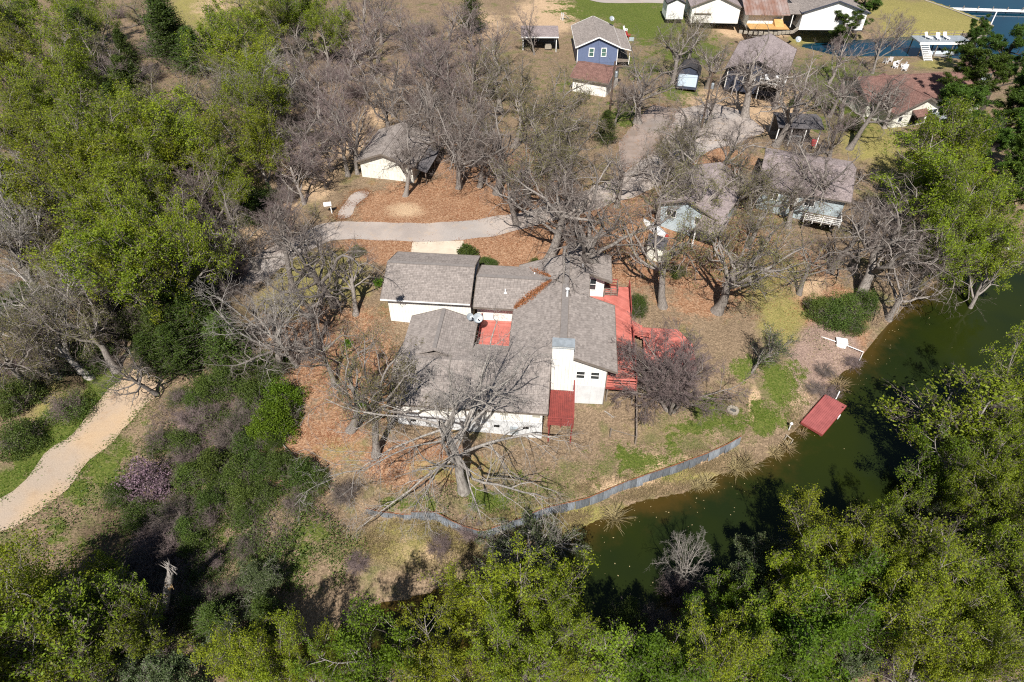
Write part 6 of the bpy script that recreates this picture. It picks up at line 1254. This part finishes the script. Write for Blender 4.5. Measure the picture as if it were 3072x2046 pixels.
# straw clumps on the bank
def straw(x, y, s, label):
    p = Gd(x, y); n = 170; az = rng.uniform(0, 6.28, n); e = rng.uniform(.25, 1.3, n); D = np.stack([np.cos(az) * np.cos(e), np.sin(az) * np.cos(e), np.sin(e)], 1); L = rng.uniform(.5, 1.15, n) * s; S = rng.normal(0, .12 * s, (n, 3)); S[:, 2] = -.05
    B = chain(S, D, L, 5, .05, -.16, rng); tm = TM(); tm.q(tubes(B, np.array([.016, .02, .018, .014, .009, .003])[None, :].repeat(n, 0) * 1.3, 3)); tag(link('straw_clump', tm.mesh('straw_clump', [M['leaf_straw']]), None, p), label, 'grass clump', 'straw clumps along the water')
for x, y, s, lb in ((1926, 890, 1.5, 'spiky straw clump at the corner of the red dock'), (1708, 1068, 1.7, 'large straw clump at the bank bend'), (1690, 1080, 1.3, 'straw clump just left of the large one at the bank bend'), (1622, 1112, 1.2, 'straw clump under the middle of the metal wall'), (1600, 1118, .9, 'small straw clump under the middle of the metal wall'), (1412, 1192, 1.7, 'straw clump hanging over the water at the pond narrows'), (1842, 1000, .8, 'low green straw tuft between lamp post and red dock'), (1808, 1030, 1.1, 'straw clump below the pipe landing'), (1780, 1042, .9, 'straw clump left of the pipe landing')): straw(x, y, s, lb)

# ------------------------------------------------------------------ ground cover nobody could count
def cover(name, label, mats, zones, n, s0, s1, hmax, up, asp, seed, road_free=True):
    rng = np.random.default_rng(seed); C = []
    tot = sum(z[2] * z[3] * z[4] for z in zones)
    for x, y, rx, ry, w in zones:
        k = int(n * rx * ry * w / tot); a = rng.uniform(0, 6.28, k); q = np.sqrt(rng.uniform(0, 1, k)) * 1.15; px = x + rx * q * np.cos(a); py = y + ry * q * np.sin(a)
        W = np.array([0, 0, 0.]) ; t = np.stack([px, py], 1)
        # project onto a mean plane, then drop on the terrain
        A = (t[:, 0] * KD - CX) / FPX; B = (CY - t[:, 1] * KD) / FPX; dz_ = -sp + B * cp; zz = -1.5
        for _ in range(3):
            tt = (zz - CAMZ) / dz_; X_w = A * tt; Y_w = (cp + B * sp) * tt; zz = hz(X_w, Y_w)
        C.append(np.stack([X_w, Y_w, zz], 1))
    C = np.concatenate(C); g = np.sin(C[:, 0] * 1.3 + np.sin(C[:, 1] * .9)) * np.sin(C[:, 1] * 1.1 + 2 * np.sin(C[:, 0] * .53)) + rng.normal(0, .35, len(C)); on = np.zeros(len(C), bool)
    for rd in ROADS: on |= inside(rd, C[:, 0], C[:, 1]) & (dist(rd, C[:, 0], C[:, 1]) > .25)
    C = C[(~on if road_free else True) & (g > -.15) & (C[:, 2] > WATER_Z - .1)]
    C[:, 2] += rng.uniform(0, 1, len(C)) ** 2 * hmax + .02
    tm = TM(); tm.q(leaves(C, rng.uniform(s0, s1, len(C)), rng, up, asp)); o = link(name, tm.mesh(name, mats)); tag(o, label, kind='stuff'); return o
cover('undergrowth', 'low green weeds and vines spreading over the scrub', [M['leaf_shrub']], [(480, 1080, 170, 110, 1), (610, 1180, 170, 100, 1), (700, 1270, 130, 80, 1.6), (640, 1220, 110, 60, 1.2), (560, 1310, 180, 80, .8), (100, 900, 120, 110, .5), (60, 1250, 120, 80, .5), (250, 1180, 110, 110, .7), (330, 1330, 180, 120, .7), (520, 820, 120, 90, .6), (300, 420, 280, 260, .25), (250, 150, 250, 150, .2), (1900, 740, 70, 60, .5), (2100, 1450, 250, 120, .3), (1650, 1470, 200, 100, .5), (150, 1470, 200, 100, .6), (1130, 1160, 150, 40, .3)], 60000, .04, .11, .55, .8, .5, 61)
cover('grass', 'green grass tufts on the lawns and road verges', [M['leaf_green']], [(1650, 970, 120, 60, .6), (1450, 1060, 110, 45, .6), (1130, 1150, 150, 40, .6), (1790, 890, 60, 80, .9), (60, 1090, 60, 50, 1), (150, 1000, 60, 50, 1), (250, 880, 50, 40, 1), (230, 1080, 70, 80, .6), (1300, 1110, 140, 40, .5)], 30000, .03, .075, .10, .9, .3, 62)
cover('dry_brush', 'brittle brown stalks and dead stems on the banks', [M['leaf_straw'], M['twig_purple']], [(950, 1250, 190, 70, .7), (1300, 1200, 200, 45, .8), (1500, 1110, 200, 30, .9), (1640, 1060, 120, 28, .9), (1890, 860, 75, 95, 1), (1840, 960, 50, 60, .6), (470, 970, 120, 70, .8), (400, 1200, 100, 90, .6), (780, 1150, 120, 60, .6), (640, 1120, 120, 50, .5)], 34000, .05, .13, .4, .1, .12, 63)
cover('leaf_litter', 'scattered orange brown fallen leaves over the yard', [M['leaf_rust']], [(1000, 480, 190, 60, 1), (1240, 570, 200, 50, 1), (1450, 560, 150, 90, 1), (1640, 600, 150, 90, 1), (780, 850, 140, 160, .8), (960, 1060, 140, 50, .8), (900, 570, 110, 30, 1), (1150, 440, 170, 80, .7), (1800, 650, 130, 100, .6)], 42000, .03, .07, .04, 2.5, .6, 64)
def sticks(name, label, mat, zones, n, seed, l0=.5, l1=1.6, rad=.012):
    rng = np.random.default_rng(seed); C = []; tot = sum(z[2] * z[3] * z[4] for z in zones)
    for x, y, rx, ry, w in zones:
        k = int(n * rx * ry * w / tot); a = rng.uniform(0, 6.28, k); q = np.sqrt(rng.uniform(0, 1, k)); A = ((x + rx * q * np.cos(a)) * KD - CX) / FPX; B = (CY - (y + ry * q * np.sin(a)) * KD) / FPX; zz = -1.0
        for _ in range(3): tt = (zz - CAMZ) / (-sp + B * cp); X_w = A * tt; Y_w = (cp + B * sp) * tt; zz = hz(X_w, Y_w)
        C.append(np.stack([X_w, Y_w, zz], 1))
    C = np.concatenate(C); on = np.zeros(len(C), bool)
    for rd in ROADS: on |= inside(rd, C[:, 0], C[:, 1])
    g = np.sin(C[:, 0] * .9 + np.sin(C[:, 1] * .7)) * np.sin(C[:, 1] * .8) + rng.normal(0, .4, len(C)); C = C[~on & (C[:, 2] > WATER_Z) & (g > -.2)]
    D = nrm(rng.normal(0, 1, C.shape) + np.array([0, 0, .9])); D[:, 2] = np.abs(D[:, 2]); C[:, 2] += rng.uniform(-.05, .5, len(C)) ** 2
    L = rng.uniform(l0, l1, len(C)); tm = TM(); tm.t(spikes(C, C + D * L[:, None], np.full(len(C), rad))); tag(link(name, tm.mesh(name, [mat])), label, kind='stuff')
sticks('brushwood', 'leafless purple brown understorey stems filling the woods', M['twig_purple'], [(250, 180, 330, 200, 1), (880, 160, 240, 170, 1), (150, 700, 170, 160, 1), (560, 560, 90, 120, 1), (480, 1000, 140, 110, 1), (400, 1230, 130, 90, 1), (640, 1180, 140, 90, .6), (250, 1400, 200, 100, .6), (1600, 1440, 350, 80, .5), (2150, 1400, 200, 150, .5)], 52000, 71)
sticks('dry_stalks', 'bleached straw stalks along the bank below the metal wall', M['leaf_straw'], [(1300, 1200, 190, 40, 1), (1480, 1125, 160, 28, 1.2), (1640, 1062, 110, 25, 1.2), (980, 1250, 150, 60, .7), (1850, 960, 40, 60, .8)], 26000, 72, .2, .6, .010)
def fringe(name, label, mat, rds, per, spread, s0, s1, seed):
    rng = np.random.default_rng(seed); C = []
    for rd in rds:
        t = rng.uniform(0, 1, per); n = len(rd); i = (t * n).astype(int); a = rd[i]; b = rd[(i + 1) % n]; w = rng.uniform(0, 1, per)[:, None]; C.append(a + (b - a) * w + rng.normal(0, spread, (per, 2)))
    C = np.concatenate(C); g = np.sin(C[:, 0] * 1.7) + np.sin(C[:, 1] * 2.1) + rng.normal(0, .6, len(C)); C = C[g > -.4]; C = np.column_stack([C, hz(C[:, 0], C[:, 1]) + rng.uniform(.03, .14, len(C))])
    tm = TM(); tm.q(leaves(C, rng.uniform(s0, s1, len(C)), rng, .9, .35)); tag(link(name, tm.mesh(name, [mat])), label, kind='stuff')
fringe('verge_grass', 'ragged green grass creeping over the dirt road edges', M['leaf_green'], [ROADS[1]], 5200, .35, .04, .09, 5)
fringe('verge_litter', 'brown leaves drifted along the driveway edges', M['leaf_rust'], [ROADS[0], ROADS[2], ROADS[4]], 3600, .45, .04, .08, 6)
rng = np.random.default_rng(77); a = rng.uniform(0, 1, (2600, 2)); A = np.array([atd(x, y, WATER_Z)[:2] for x, y in np.stack([1250 + a[:, 0] * 1100, 560 + a[:, 1] * 880], 1)]); dd = dist(POND, A[:, 0], A[:, 1]); A = A[inside(POND, A[:, 0], A[:, 1]) & ((dd < .5 + rng.exponential(1.2, len(A))) | (rng.uniform(0, 1, len(A)) < .05))]
C = np.column_stack([A, np.full(len(A), WATER_Z + .012)]); tm = TM(); tm.q(leaves(C, rng.uniform(.025, .075, len(C)), rng, 30, .6)); tag(link('floating_debris', tm.mesh('floating_debris', [M['leaf_straw']])), 'specks of leaf and straw floating near the pond edge', kind='stuff')
print('planted', len(PLANTED), 'unique tris', sum(len(m.loops) - 2 * len(m.polygons) for m in bpy.data.meshes))
